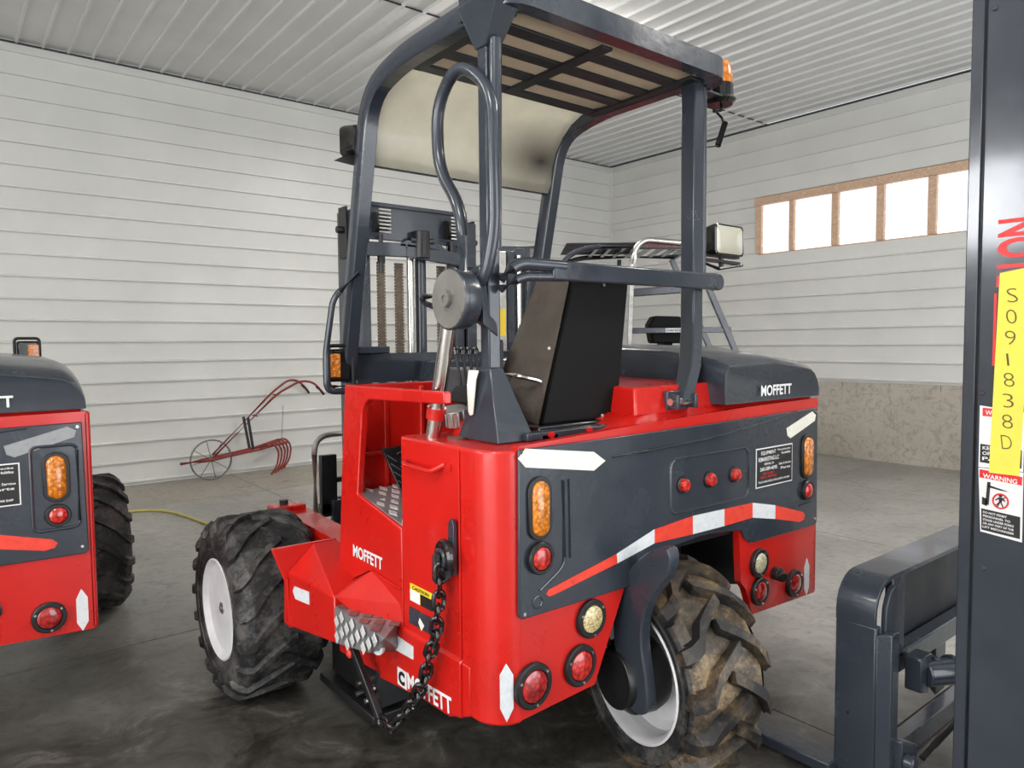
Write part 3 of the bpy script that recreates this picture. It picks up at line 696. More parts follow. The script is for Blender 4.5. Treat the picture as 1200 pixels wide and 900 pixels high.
# front arm over the wheel
b = MB(); b.hull([(1.37, 2.90, .56), (1.50, 2.90, .56), (1.37, 2.90, .745), (1.50, 2.90, .745), (1.37, 3.66, .62), (1.50, 3.66, .62), (1.37, 3.66, .79), (1.50, 3.66, .79)])
for s in (0, 1):
    x0 = 1.37 if s == 0 else 3.01
    MB().hull([(x0 + i, y, z) for i in (0, .13) for y, z in ((2.70, .50), (2.70, .745), (3.66, .58), (3.66, .775))]).build('wheel_arm', 'red', T, bev=.006)
    MB().box(x0 - .05, x0 + .12, 3.62, 3.74, .60, .80).build('arm_end', 'red', T, bev=.008)
    MB().cyl((x0 + .02, 3.68, .80), (x0 + .02, 3.68, .825), .022, 6).build('arm_bolt', 'black', T)
    MB().box(x0 - .02, x0 + .10, 3.30, 3.52, .34, .60).build('axle_block', 'black', T, bev=.01)
MB().box(1.47, 3.04, 3.34, 3.50, .38, .54).build('front_axle', 'slate', T, bev=.01)
# --- grey rear panel
gp = [(1.371, 1.313)] + [(1.9, 1.316), (2.5, 1.322), (3.137, 1.333), (3.144, .800)] + [(3.13, .788), (2.66, .795)] + [(2.61, .80), (2.57, .825), (2.546, .863), (2.40, .882), (2.268, .887), (2.129, .879), (2.02, .856), (1.915, .82), (1.857, .779), (1.38, .783), (1.367, .795)]
RP = MB().prism(gp, 'Y', YR - .014, YR).build('rear_panel', 'slate', T, bev=.004)
b = MB(); b.tube([(1.78, YR - .013, 1.250), (1.95, YR - .016, 1.252), (2.3, YR - .016, 1.262), (2.6, YR - .016, 1.29), (2.95, YR - .014, 1.325)], .006, 8, flat=1)
b.tube([(1.55, YR - .014, 1.20), (1.555, YR - .015, .93), (1.53, YR - .014, .905), (1.45, YR - .013, .86)], .006, 8, .03)
b.tube([(1.575, YR - .014, 1.20), (1.58, YR - .015, .94)], .004, 8)
b.tube([(2.98, YR - .012, .90), (3.08, YR - .012, .905)], .004, 6)
b.build('pressed_ridge', 'slate', RP)
b = MB(); rc = [(x, YR - .014, z) for x, z in rrect(2.09, 2.585, 1.0, 1.205, .035)]; b.tube(rc, .005, 8, closed=True); b.build('recess_rim', 'slate', RP)
for x in (2.158, 2.32, 2.483):
    o = MB().lathe((x, YR - .014, 1.104), (0, -1, 0), [(.033, 0), (.033, .006), (.026, .008), (.024, .004)], 20).build('stud_lamp', 'black', T)
    MB().lathe((x, YR - .014, 1.104), (0, -1, 0), [(.026, .004), (.024, .022), (.014, .030), (0, .031)], 16).build('lens', 'red_lens', o)
oval_lamp(1.448, YR - .014, 1.123, .068, .175, T)
oval_lamp(3.040, YR - .014, 1.118, .068, .175, T)
round_lamp((1.448, YR - .014, .966), (0, -1, 0), .052, 'red_lens', T, 'marker_lamp', screws=False)
round_lamp((3.040, YR - .014, .964), (0, -1, 0), .046, 'red_lens', T, 'marker_lamp', screws=False)
for x, z, r, lm in ((1.684, .709, .066, 'clear_lens'), (1.632, .563, .070, 'red_lens'), (1.426, .557, .074, 'red_dark_lens'),
                    (2.685, .699, .062, 'clear_lens_pale'), (2.690, .575, .060, 'red_dark_lens'), (2.965, .550, .062, 'red_dark_lens')):
    round_lamp((x, YR, z), (0, -1, 0), r, lm, T)
MB().cyl((2.812, YR, .628), (2.812, YR - .03, .628), .03, 14).cyl((2.812, YR - .03, .628), (2.80, YR - .05, .62), .024, 12).build('trailer_socket', 'black', T, bev=.003)
MB().lathe((1.44, YR - .014, .825), (0, -1, 0), [(.022, 0), (.022, .003), (.018, .004), (.016, .001), (0, .001)], 14).build('panel_plug', 'slate', T)
for (x, z) in ((1.385, 1.3), (3.12, 1.315), (3.12, .82), (1.385, .80)):
    MB().cyl((x, YR - .014, z), (x, YR - .019, z), .006, 8).build('panel_screw', 'chrome', T)
# reflective tapes
def tape(poly, m, y=YR - .0162, name='reflective_tape', th=.0015, par=None):
    return MB().prism(poly, 'Y', y, y + th).build(name, m, par or T)
tape([(1.365, 1.288), (1.395, 1.316), (1.69, 1.276), (1.745, 1.240), (1.69, 1.213), (1.395, 1.258)], 'cream')
tape([(2.872, 1.259), (3.085, 1.318), (3.116, 1.300), (3.108, 1.274), (2.905, 1.212), (2.880, 1.225)], 'cream')
A = [(1.486, .855), (1.80, .910), (1.998, .962), (2.22, .976), (2.422, .972), (2.618, .968), (2.79, .932), (3.015, .868)]
Bq = [(1.508, .833), (1.803, .876), (1.998, .911), (2.221, .905), (2.423, .903), (2.619, .905), (2.79, .872), (2.989, .826)]
for i, mm in enumerate(('tape_red', 'tape_white', 'tape_red', 'tape_white', 'tape_red', 'tape_white', 'tape_red')):
    p = [A[i], A[i + 1], Bq[i + 1], Bq[i]]
    if i == 0: p = [(1.475, .842), A[0], A[1], Bq[1], Bq[0], (1.488, .832)]
    if i == 6: p = [A[6], A[7], (3.035, .850), (3.025, .832), Bq[7], Bq[6]]
    tape(p, mm)
tape([(1.325, .655), (1.352, .612), (1.352, .505), (1.325, .470), (1.300, .52), (1.300, .625)], 'tape_white', y=1.7005)
bpy.context.scene.collection.objects[-1].location = (0, 0, 0)
tape([(3.083, .640), (3.105, .60), (3.105, .50), (3.083, .462), (3.063, .50), (3.063, .60)], 'tape_white', y=YR - .0016)
# dealer plate
dp = tape([(2.64, 1.023), (2.92, 1.023), (2.92, 1.190), (2.64, 1.190)], 'white', name='dealer_plate')
MB().box(2.645, 2.915, YR - .0172, YR - .0160, 1.028, 1.185).build('plate_field', 'decal_black', dp)
yx = YR - .0175
for s_, x, z, wd, hh, mm in (('EQUIPMENT', 2.675, 1.158, .11, .018, 'white'), ('REMARKETING LLC', 2.655, 1.133, .155, .018, 'white'), ('BERNE, IN', 2.70, 1.115, .07, .010, 'white'),
        ('260-589-4095', 2.667, 1.092, .13, .016, 'white'), ('NEW & USED', 2.69, 1.076, .08, .009, 'decal_red'), ('SALES - RENTALS', 2.672, 1.061, .12, .010, 'decal_red'),
        ('TRUCK MOUNTED LIFTS & PARTS, WE SHIP', 2.655, 1.040, .24, .010, 'white'), ('Piggybacks', 2.80, 1.166, .10, .010, 'white'), ('Forklifts', 2.83, 1.151, .07, .010, 'white'), ('Sales & Service', 2.81, 1.106, .095, .010, 'white'), ('Parts', 2.825, 1.086, .075, .011, 'white')):
    text(s_, wd, hh, (x, yx, z), (1, 0, 0), (0, 0, 1), mm, dp, bold=.02, thick=.0004)
# --- body behind, hood
MB().prism([(1.72, YR + .03), (3.15, YR + .03), (3.15, 3.1), (1.95, 3.1), (1.95, 2.3), (1.72, 2.3)], 'Z', .93, 1.315).build('engine_bay', 'red', T, bev=.006)
MB().prism([(YR, .463), (YR, 1.375), (3.1, 1.375), (3.1, .42), (2.5, .42)], 'X', 3.14, XR).build('side_panel', 'red', T, bev=.01)
MB().prism([(YR + .03, .62), (YR + .03, .93), (2.9, .93), (2.9, .42), (2.5, .42)], 'X', 2.58, 2.61).build('wheel_well_side', 'black', T)
MB().prism([(YR + .04, .5), (YR + .04, .93), (2.9, .93), (2.9, .42), (2.0, .42)], 'X', 1.70, 1.74).build('wheel_well_side', 'slate', T)
b = MB(); b.box(1.74, 2.58, 2.25, 2.32, .38, .93); b.box(1.74, 2.58, YR + .05, 2.25, .90, .93); b.build('well_lining', 'black', T)
# raised engine cover between seat and hood (red, sloped lower edge)
b = MB(); b.hull([(x, y, z) for x, y, z in ((1.985, 1.765, 1.37), (2.48, 1.755, 1.378), (2.01, 1.79, 1.468), (2.48, 1.775, 1.475), (2.12, 1.935, 1.37), (2.13, 1.95, 1.468), (2.12, 2.9, 1.37), (2.50, 2.9, 1.38), (2.12, 2.9, 1.49), (2.50, 2.9, 1.50))])
b.build('engine_cover', 'red', T, bev=.008)
b = MB(); b.hull([(x, y, z) for x, y, z in ((1.80, YR + .006, 1.315), (3.15, YR + .006, 1.345), (1.98, YR + .08, 1.372), (2.10, YR + .07, 1.378), (3.14, YR + .03, 1.392), (2.0, 2.9, 1.378), (3.14, 2.9, 1.392), (1.80, 2.9, 1.315), (3.15, 2.9, 1.34))])
b.build('body_top', 'red', T, bev=.006)
# hood
def hoodsec(y, x0, x1, z0, zt, r):
    return [(x0, y, z0)] + [(x0 + r * .35 * (1 - math.cos(math.radians(a))), y, zt + .02 - r * .5 * (1 - math.sin(math.radians(a)))) for a in (0, 30, 60, 90)] + [((x0 + x1) / 2, y, zt + .03)] + [(x1 - r + r * math.cos(math.radians(a)), y, zt - r + r * math.sin(math.radians(a))) for a in (90, 70, 50, 30, 10, 0)] + [(x1, y, z0)]
b = MB(); rings = []
for y, dx, z0, zt in ((YR - .005, .02, 1.388, 1.505), (YR - .01, 0, 1.386, 1.515), (YR + .01, 0, 1.386, 1.532), (YR + .10, -.005, 1.386, 1.556), (2.0, -.01, 1.386, 1.585), (2.5, -.01, 1.386, 1.60), (3.05, 0, 1.386, 1.58), (3.12, .02, 1.386, 1.50)):
    rings.append([b.bm.verts.new(p) for p in hoodsec(y, 2.43 + dx, 3.155 - dx, z0, zt, .11)])
for P_, Q_ in zip(rings, rings[1:]):
    n_ = len(P_)
    for i in range(n_): b.bm.faces.new((P_[i], P_[(i + 1) % n_], Q_[(i + 1) % n_], Q_[i]))
b.bm.faces.new(rings[0]); b.bm.faces.new(rings[-1][::-1])
hd = b.build('hood', 'slate', T, bev=.006, angle=40)
text('MOFFETT', .235, .046, (2.675, YR - .0125, 1.408), (1, 0, 0), (0, 0, 1), 'white', hd, bold=.03)
b = MB(); b.hull([(x, y, z) for x, y, z in ((1.80, 2.35, 1.39), (2.44, 2.35, 1.39), (1.82, 2.45, 1.57), (2.44, 2.40, 1.575), (1.82, 3.0, 1.56), (2.44, 3.0, 1.565), (1.80, 3.05, 1.39), (2.44, 3.05, 1.39))])
b.build('hood_front', 'slate', T, bev=.03, seg=3)
# --- things round the driver's place
b = MB(); b.hull([(1.40, 1.93, 1.31), (1.56, 1.93, 1.31), (1.40, 2.10, 1.31), (1.56, 2.10, 1.31), (1.41, 1.96, 1.37), (1.53, 1.96, 1.37), (1.41, 2.08, 1.37), (1.53, 2.08, 1.37)]); b.build('filler_neck', 'red', T, bev=.004)
b = MB(); ax = Vector((-.25, -.15, 1)).normalized(); c0 = Vector((1.42, 2.10, 1.355)); b.cyl(c0, c0 + ax * .06, .045, 18)
for k in range(12):
    e = ax.orthogonal().normalized(); v = Matrix.Rotation(2 * PI * k / 12, 3, ax) @ e
    b.bar(c0 + v * .045 + ax * .005, c0 + v * .045 + ax * .055, .010, .010)
b.build('fuel_cap', 'steel', T, bev=.003)
b = MB(); b.prism([(1.36, 2.00), (1.44, 2.00), (1.44, 2.06), (1.36, 2.06)], 'Z', 1.312, 1.322); b.build('tower_strap', 'steel', T)
# steering column tube and ring drum on the guard
MB().cyl((1.345, 2.135, 1.31), (1.345, 2.02, 1.72), .026, 20).build('steering_column', 'chrome', T)
MB().cyl((1.345, 2.115, 1.38), (1.345, 2.105, 1.42), .034, 16).build('column_clamp', 'red', T)
MB().lathe((1.41, 1.965, 1.785), (-1, 0, 0), [(0, .035), (.095, .035), (.098, .045), (.098, .085), (.102, .09), (.102, .10), (.098, .104)], 36).build('lock_drum', 'slate', T)
MB().lathe((1.41, 1.965, 1.785), (-1, 0, 0), [(.0985, .100), (.095, .106), (.04, .107), (.028, .107), (.026, .122), (.012, .124), (.010, .118), (0, .118)], 36).build('drum_face', 'dull_grey', T)
MB().tube([(1.36, 2.06, 1.80), (1.33, 2.17, 1.805), (1.35, 2.19, 1.785), (1.40, 2.17, 1.765), (1.40, 2.06, 1.755)], .011, 8, .02).build('steering_spinner', 'slate', T)
b = MB(); b.hull([(1.40, 1.90, 1.70), (1.46, 1.90, 1.66), (1.40, 1.98, 1.88), (1.46, 1.93, 1.90), (1.40, 1.92, 1.90), (1.46, 1.98, 1.70), (1.40, 2.02, 1.74), (1.40, 2.02, 1.84)]); b.build('drum_bracket', 'slate', T, bev=.004)
MB().prism([(1.965, 1.40), (1.945, 1.52), (1.93, 1.55), (1.985, 1.55), (1.995, 1.50), (1.99, 1.41), (1.98, 1.395)], 'X', 1.395, 1.403).build('shackle_plate', 'cream', T, bev=.003)
# seat
b = MB(); b.hull([(1.845, 1.93, 1.885), (2.13, 1.93, 1.888), (2.030, 1.90, 1.352), (1.655, 1.90, 1.352), (1.845, 2.06, 1.90), (2.13, 2.06, 1.90), (2.065, 2.10, 1.352), (1.690, 2.10, 1.352)])
ss = b.build('seat_shell', 'seat_black', T, bev=.006)
b = MB(); b.hull([(1.835, 1.945, 1.885), (1.645, 1.91, 1.35), (1.66, 2.11, 1.35), (1.84, 2.075, 1.895), (1.825, 2.13, 1.88), (1.645, 2.21, 1.40), (1.655, 2.19, 1.36)])
b.build('seat_side', 'brown_vinyl', T, bev=.004)
b = MB(); b.hull([(1.86, 2.06, 1.88), (2.11, 2.06, 1.88), (1.70, 2.10, 1.42), (2.05, 2.10, 1.42), (1.85, 2.13, 1.86), (2.12, 2.13, 1.86), (1.66, 2.22, 1.44), (2.08, 2.22, 1.44)]); b.build('seat_back', 'seat_vinyl', T, bev=.03, seg=4)
b = MB(); b.hull([(1.64, 2.12, 1.40), (2.12, 2.12, 1.40), (1.64, 2.60, 1.44), (2.12, 2.60, 1.44), (1.66, 2.12, 1.52), (2.10, 2.12, 1.52), (1.66, 2.58, 1.54), (2.10, 2.58, 1.54)]); b.build('seat_cushion', 'seat_vinyl', T, bev=.03, seg=4)
b = MB(); b.hull([(1.62, 2.16, 1.50), (1.67, 2.14, 1.48), (1.62, 2.30, 1.46), (1.67, 2.30, 1.46), (1.64, 2.15, 1.66), (1.68, 2.15, 1.66), (1.64, 2.24, 1.62), (1.68, 2.24, 1.62)]); b.build('seat_bolster', 'seat_vinyl', T, bev=.015, seg=3)
for (x, y, z) in ((1.99, 1.928, 1.858), (1.72, 1.94, 1.62), (1.70, 2.0, 1.42), (1.69, 1.92, 1.37), (1.95, 1.90, 1.365)):
    MB().cyl((x, y, z), (x - .006, y - .008, z), .006, 8).build('seat_screw', 'chrome', T)
b = MB(); b.box(1.60, 2.06, 1.86, 2.12, 1.312, 1.352); b.box(1.56, 1.64, 1.80, 2.2, 1.312, 1.335); b.build('seat_base', 'black_gloss', T, bev=.006)
MB().box(1.50, 2.08, 1.80, 1.85, 1.315, 1.342).build('seat_rail', 'slate', T, bev=.004)
b = MB()
for x in (1.60, 1.78, 1.98): b.cyl((x, 1.80, 1.33), (x, 1.79, 1.33), .012, 8)
b.build('rail_bolts', 'red', T)
b = MB(); b.box(1.48, 1.62, 1.98, 2.2, 1.31, 1.42); b.hull([(1.50, 2.05, 1.42), (1.60, 2.05, 1.42), (1.50, 2.3, 1.42), (1.60, 2.3, 1.42), (1.52, 2.08, 1.50), (1.60, 2.08, 1.50), (1.52, 2.25, 1.48), (1.6, 2.25, 1.48)]); b.build('control_box', 'black', T, bev=.006)
for i in range(4):
    o = MB().cyl((1.53 + i * .03, 2.22, 1.46), (1.52 + i * .03, 2.24, 1.60), .006, 8).build('control_lever', 'black', T)
    MB().lathe((1.52 + i * .03, 2.24, 1.60), (0, .1, 1), [(0, -.004), (.012, 0), (.014, .015), (.008, .028), (0, .03)], 10).build('lever_knob', 'black_gloss', o)
MB().tube([(1.58, 2.1, 1.535), (1.62, 1.98, 1.52), (1.70, 1.95, 1.50), (1.74, 1.96, 1.44)], .009, 8, .03).build('seat_pipe', 'chrome', T)

# --- overhead guard
def guard(t, m='slate'):
    xl, xr = 1.445, 2.50
    # rear left post: square section with a flared foot
    b = MB().box(1.425, 1.475, 1.905, 1.955, 1.42, 2.66); b.build('rear_post', m, t, bev=.006)
    b = MB(); b.hull([(1.425, 1.90, 1.56), (1.475, 1.90, 1.56), (1.425, 1.965, 1.56), (1.475, 1.965, 1.56), (1.395, 1.82, 1.313), (1.55, 1.82, 1.313), (1.395, 2.05, 1.313), (1.47, 2.05, 1.313)]); b.build('post_foot', m, t, bev=.005)
    b = MB(); b.hull([(1.39, 1.79, 2.75), (1.50, 1.79, 2.75), (1.39, 2.02, 2.75), (1.50, 2.02, 2.75), (1.42, 1.90, 2.60), (1.48, 1.90, 2.60), (1.42, 1.96, 2.60), (1.48, 1.96, 2.60)]); b.build('post_gusset', m, t, bev=.006)
    # rear right post, kicked forward at the foot
    b = MB(); secs = [(2.475, 2.54, 1.88, 1.95, 2.72), (2.475, 2.54, 1.88, 1.95, 1.76), (2.465, 2.53, 1.87, 1.94, 1.70), (2.335, 2.40, 1.78, 1.85, 1.54), (2.195, 2.26, 1.715, 1.765, 1.41)]
    rg = [[b.bm.verts.new(p) for p in ((x0, y0, z), (x1, y0, z), (x1, y1, z), (x0, y1, z))] for x0, x1, y0, y1, z in secs]
    for A_, B_ in zip(rg, rg[1:]):
        for k in range(4): b.bm.faces.new((A_[k], A_[(k + 1) % 4], B_[(k + 1) % 4], B_[k]))
    b.bm.faces.new(rg[0][::-1]); b.bm.faces.new(rg[-1]); b.build('rear_post', m, t, bev=.006)
    MB().cyl((2.555, 1.90, 1.92), (2.555, 1.90, 2.70), .018, 12).build('cable_conduit', m, t)
    b = MB().box(2.155, 2.285, 1.755, 1.775, 1.378, 1.452); b.box(2.16, 2.176, 1.71, 1.76, 1.385, 1.44); b.box(2.268, 2.284, 1.71, 1.76, 1.385, 1.44); fb_ = b.build('foot_bracket', m, t, bev=.004)
    MB().cyl((2.145, 1.735, 1.412), (2.295, 1.735, 1.412), .014, 10).build('foot_pin', 'chrome', fb_)
    # front posts: roof tube bends down into the leaning post
    for x, nm in ((xl, 0), (xr, 1)):
        ctr = [(x, 1.90, 2.738), (x, 2.46, 2.738), (x, 2.735, 2.68), (x, 2.80, 2.40), (x, 3.02, 1.475)]
        pts = [Vector(p) for p in ctr]; out = [pts[0]]
        for i, f in ((1, .12), (2, .22), (3, .16)):
            p, a, c_ = pts[i], pts[i - 1], pts[i + 1]; f1 = min(f, (a - p).length * .49); f2 = min(f, (c_ - p).length * .49)
            A_ = p + (a - p).normalized() * f1; B_ = p + (c_ - p).normalized() * f2
            for k in range(6): s_ = k / 5; out.append(A_ * (1 - s_) ** 2 + p * 2 * s_ * (1 - s_) + B_ * s_ * s_)
        out.append(pts[-1]); b = MB(); prev = None
        for i, p in enumerate(out):
            d = (out[min(i + 1, len(out) - 1)] - out[max(i - 1, 0)]).normalized(); u = Vector((1, 0, 0)).cross(d)
            rg = [b.bm.verts.new(p + Vector((1, 0, 0)) * a * .032 + u * q * .040) for a, q in ((-1, -.8), (-.8, -1), (.8, -1), (1, -.8), (1, .8), (.8, 1), (-.8, 1), (-1, .8))]
            if prev:
                for k in range(8): b.bm.faces.new((prev[k], prev[(k + 1) % 8], rg[(k + 1) % 8], rg[k]))
            else: b.bm.faces.new(rg)
            prev = rg
        b.bm.faces.new(prev[::-1]); b.build('front_post', m, t, angle=50)
    # roof rim: plate bent round the rear corners
    rim_o = [(xl - .045, 2.02), (xl - .045, 1.90)] + arc(xl + .075, 1.90, .12, 180, 270, 5) + arc(xr - .01, 1.90, .12, 270, 360, 5) + [(xr + .11, 1.96), (xr + .045, 2.02), (xr + .045, 2.05)]
    rim_i = [(xl + .03, 2.02), (xl + .03, 1.90)] + arc(xl + .095, 1.90, .06, 180, 270, 5) + arc(xr - .03, 1.90, .06, 270, 360, 5) + [(xr + .03, 1.96), (xr - .03, 2.02), (xr - .03, 2.05)]
    b = MB(); n_ = len(rim_o)
    L0 = [b.bm.verts.new((x, y, 2.705)) for x, y in rim_o]; L1 = [b.bm.verts.new((x, y, 2.785)) for x, y in rim_o]
    K0 = [b.bm.verts.new((x, y, 2.705)) for x, y in rim_i]; K1 = [b.bm.verts.new((x, y, 2.785)) for x, y in rim_i]
    for i in range(n_ - 1):
        b.bm.faces.new((L0[i], L0[i + 1], L1[i + 1], L1[i])); b.bm.faces.new((K0[i], K1[i], K1[i + 1], K0[i + 1]))
        b.bm.faces.new((L0[i], K0[i], K0[i + 1], L0[i + 1])); b.bm.faces.new((L1[i], L1[i + 1], K1[i + 1], K1[i]))
    b.bm.faces.new((L0[0], L1[0], K1[0], K0[0])); b.bm.faces.new((L0[-1], K0[-1], K1[-1], L1[-1]))
    b.build('roof_rim', m, t, angle=30)
    for y in (1.965, 2.115, 2.275, 2.435):
        MB().box(xl + .02, xr - .02, y - .031, y + .031, 2.706, 2.718).build('roof_slat', 'slate_dark', t, bev=.003)
    MB().box(1.915, 1.970, 1.86, 2.44, 2.700, 2.712).build('roof_spine', 'slate_dark', t, bev=.003)
    for x in (xl + .045, xr - .045): MB().box(x - .03, x + .03, 1.86, 2.46, 2.702, 2.716).build('roof_rail', 'slate_dark', t, bev=.003)
    MB().box(xl, xr, 2.785, 2.825, 2.40, 2.45).build('front_crossbar', m, t, bev=.005)
    # smoky sheet laid over the slats and bent down to the crossbar
    sec = [(1.86, 2.722), (2.2, 2.723), (2.46, 2.740)] + [(2.46 + .30 * math.sin(math.radians(a)), 2.442 + .30 * math.cos(math.radians(a))) for a in (15, 30, 45, 60, 75, 90)] + [(2.785, 2.40)]
    for nm, mm, sc in (('canopy_sheet', 'canopy', sec[:3]), ('visor_sheet', 'visor', sec[2:])):
        b = MB(); lo = [b.bm.verts.new((xl + .02, y, z)) for y, z in sc]; hi = [b.bm.verts.new((xr - .02, y, z)) for y, z in sc]
        for i in range(len(sc) - 1): b.bm.faces.new((lo[i], lo[i + 1], hi[i + 1], hi[i]))
        b.build(nm, mm, t, angle=60)
    # waist bar behind the seat
    MB().tube([(1.46, 1.885, 1.855), (1.52, 1.865, 1.905), (1.72, 1.86, 1.905)], .022, 12, .03).build('waist_pipe', m, t)
    MB().tube([(1.46, 1.885, 1.82), (1.54, 1.87, 1.862), (1.72, 1.86, 1.868)], .016, 12, .03).build('waist_pipe', m, t)
    MB().bar((1.66, 1.86, 1.888), (2.60, 1.86, 1.892), .035, .068).build('waist_bar', m, t, bev=.008)
    MB().cyl((2.60, 1.84, 1.89), (2.60, 1.885, 1.89), .034, 16).build('bar_end', m, t, bev=.004)
    # grab loop running into the drum
    MB().tube([(1.395, 2.005, 1.86), (1.395, 2.01, 2.09), (1.395, 2.15, 2.25), (1.395, 2.155, 2.47), (1.395, 2.02, 2.58), (1.425, 1.875, 2.46), (1.425, 1.868, 2.0), (1.41, 1.90, 1.86), (1.40, 1.97, 1.81)], .0215, 14, .09).build('grab_loop', m, t)
    MB().cyl((1.440, 1.885, 1.95), (1.448, 1.885, 2.62), .021, 14).build('post_tube', 'slate', t)
guard(T)
# beacon on its bracket
b = MB().prism([(1.91, 2.70), (1.97, 2.70), (1.95, 2.52)], 'X', 2.545, 2.56).box(2.56, 2.72, 1.90, 1.97, 2.695, 2.705); b.build('beacon_bracket', 'slate', T, bev=.003)
o = MB().lathe((2.745, 1.95, 2.68), (0, 0, 1), [(0, 0), (.055, 0), (.072, .018), (.066, .03), (.058, .034), (.058, .085), (.052, .088), (0, .088)], 24).build('beacon', 'black_gloss', T)
MB().lathe((2.745, 1.95, 2.768), (0, 0, 1), [(.055, 0), (.056, .03), (.050, .075), (.036, .098), (0, .105)], 24).build('beacon_lens', 'beacon', o)
MB().tube([(2.755, 1.95, 2.68), (2.76, 1.95, 2.66), (2.70, 1.95, 2.645)], .006, 6, .02).tube([(2.70, 1.95, 2.655), (2.76, 1.95, 2.63), (2.79, 1.95, 2.60)], .006, 6).build('beacon_cable', 'black', T)
MB().tube([(2.785, 1.95, 2.61), (2.72, 1.94, 2.50)], .014, 8).build('cable_sleeve', 'black', T)
MB().tube([(2.72, 1.94, 2.50), (2.68, 1.93, 2.49), (2.60, 1.93, 2.47), (2.55, 1.92, 2.46)], .006, 6).build('beacon_cable', 'black', T)
# rear work lamp beside the post
work_lamp((2.755, 1.90, 2.085), (.0, -1, .02), T, wd=.215, hh=.135)
MB().bar((2.58, 1.93, 1.995), (2.86, 1.93, 1.99), .03, .012).tube([(2.58, 1.93, 1.985), (2.72, 1.93, 1.96), (2.88, 1.92, 1.985)], .008, 6).build('lamp_shelf', 'black', T)
# front work lamp high on the left front post, seen from behind
work_lamp((1.515, 2.93, 2.515), (-.12, 1, .0), T, wd=.255, hh=.13, dp=.10, name='front_work_lamp')
MB().hull([(1.39, 2.86, 2.445), (1.53, 2.86, 2.425), (1.39, 2.98, 2.445), (1.53, 2.98, 2.435), (1.51, 2.90, 2.41)]).build('lamp_visor', 'black', T)
# side rail with front lamps
MB().tube([(1.435, 2.86, 1.95), (1.335, 2.90, 1.84), (1.318, 2.95, 1.60), (1.318, 2.95, 1.435), (1.43, 2.95, 1.432)], .014, 10, .04).build('mirror_rail', 'slate', T)
def lampbox(t, x, y, z, s=1):
    MB().tube([(x - s * .055, y, z - .09), (x - s * .055, y, z + .09), (x + s * .06, y, z + .09), (x + s * .06, y, z - .09)], .008, 8, .02, closed=True).build('lamp_guard', 'black', t)
    o = MB().box(x - .05, x + .055, y + .0, y + .07, z - .07, z + .075).build('front_lamp', 'black_gloss', t, bev=.012)
    MB().box(x + (-.052 if s > 0 else .0), x + (-.0 if s > 0 else .057), y - .006, y + .004, z - .05, z + .055).build('turn_lens', 'amber', o, bev=.004)
lampbox(T, 1.39, 2.96, 1.545)
lampbox(T, 3.08, 3.10, 1.60, -1)
# front beam
b = MB().box(1.49, 2.72, 3.02, 3.10, 1.475, 1.598).box(1.46, 1.64, 2.96, 3.06, 1.598, 1.63); b.build('front_beam', 'slate', T, bev=.004)
MB().box(1.49, 2.72, 2.99, 3.02, 1.462, 1.482).build('beam_lip', 'slate', T)
b = MB().box(1.5, 2.9, 2.75, 3.0, .95, 1.46); b.build('valve_chest', 'black', T, bev=.01)
mast(T, 2.275, 3.75, 2.45, .18)
# fork carriage and load backrest far in front
b = MB(); b.box(1.76, 2.75, 4.05, 4.10, .62, .68).box(1.76, 2.75, 4.05, 4.10, .28, .36)
for x in (1.85, 2.66): b.box(x - .03, x + .03, 4.02, 4.06, .28, .70)
b.build('fork_carriage', 'slate', T, bev=.004)
MB().tube([(1.735, 4.08, .62), (1.735, 4.08, 1.095), (2.80, 4.08, 1.095), (2.80, 4.08, .62)], .017, 10, .11).build('load_backrest', 'steel', T)
MB().box(1.765, 1.865, 4.05, 4.09, .60, .975).build('backrest_post', 'black', T, bev=.003)
for x in (1.965, 2.27, 2.58): MB().cyl((x, 4.08, .81), (x, 4.08, 1.09), .015, 10).build('backrest_bar', 'steel', T)
MB().box(1.85, 2.79, 4.065, 4.095, .80, .83).build('backrest_rail', 'black', T)
MB().cyl((1.86, 4.06, .64), (1.86, 4.06, .69), .02, 8).build('carriage_stop', 'black', T)
for x in (1.95, 2.60):
    MB().prism([(4.10, .70), (4.14, .70), (4.145, .10), (5.15, .075), (5.15, .06), (4.10, .06)], 'X', x - .06, x + .06).build('fork', 'slate', T, bev=.003)
# wheels
wheel((1.15, 3.41, .42), 0, .40, .42, .222, T, 1, nl=17, lug=.024)
wheel((3.36, 3.41, .42), 0, .40, .42, .222, T, -1, nl=17, lug=.024)
wheel((2.15, 1.75, .40), 10, .36, .40, .245, T, 1, mud=True, nl=14, lug=.045)
# steering fork and hub motor of the rear wheel
fk = [(1.47, .965), (1.56, .93), (1.655, .85), (1.715, .74), (1.735, .62), (1.71, .46), (1.67, .345), (1.61, .325), (1.56, .36), (1.575, .48), (1.60, .60), (1.585, .71), (1.53, .80), (1.47, .87)]
def smooth(poly, n=2):
    for _ in range(n):
        q = []
        for i in range(len(poly)):
            a, c_ = poly[i], poly[(i + 1) % len(poly)]
            q += [(a[0] * .75 + c_[0] * .25, a[1] * .75 + c_[1] * .25), (a[0] * .25 + c_[0] * .75, a[1] * .25 + c_[1] * .75)]
        poly = q
    return poly
MB().prism([(y + .035, z) for y, z in smooth(fk)], 'X', 1.865, 1.915).build('wheel_fork', 'slate', T, bev=.006)
MB().lathe((1.965, 1.74, .42), (-math.cos(math.radians(10)), math.sin(math.radians(10)), 0), [(0, -.06), (.13, -.06), (.14, -.02), (.135, .05), (.11, .08), (.105, .11), (0, .11)], 28).build('hub_motor', 'black', T, bev=.004)
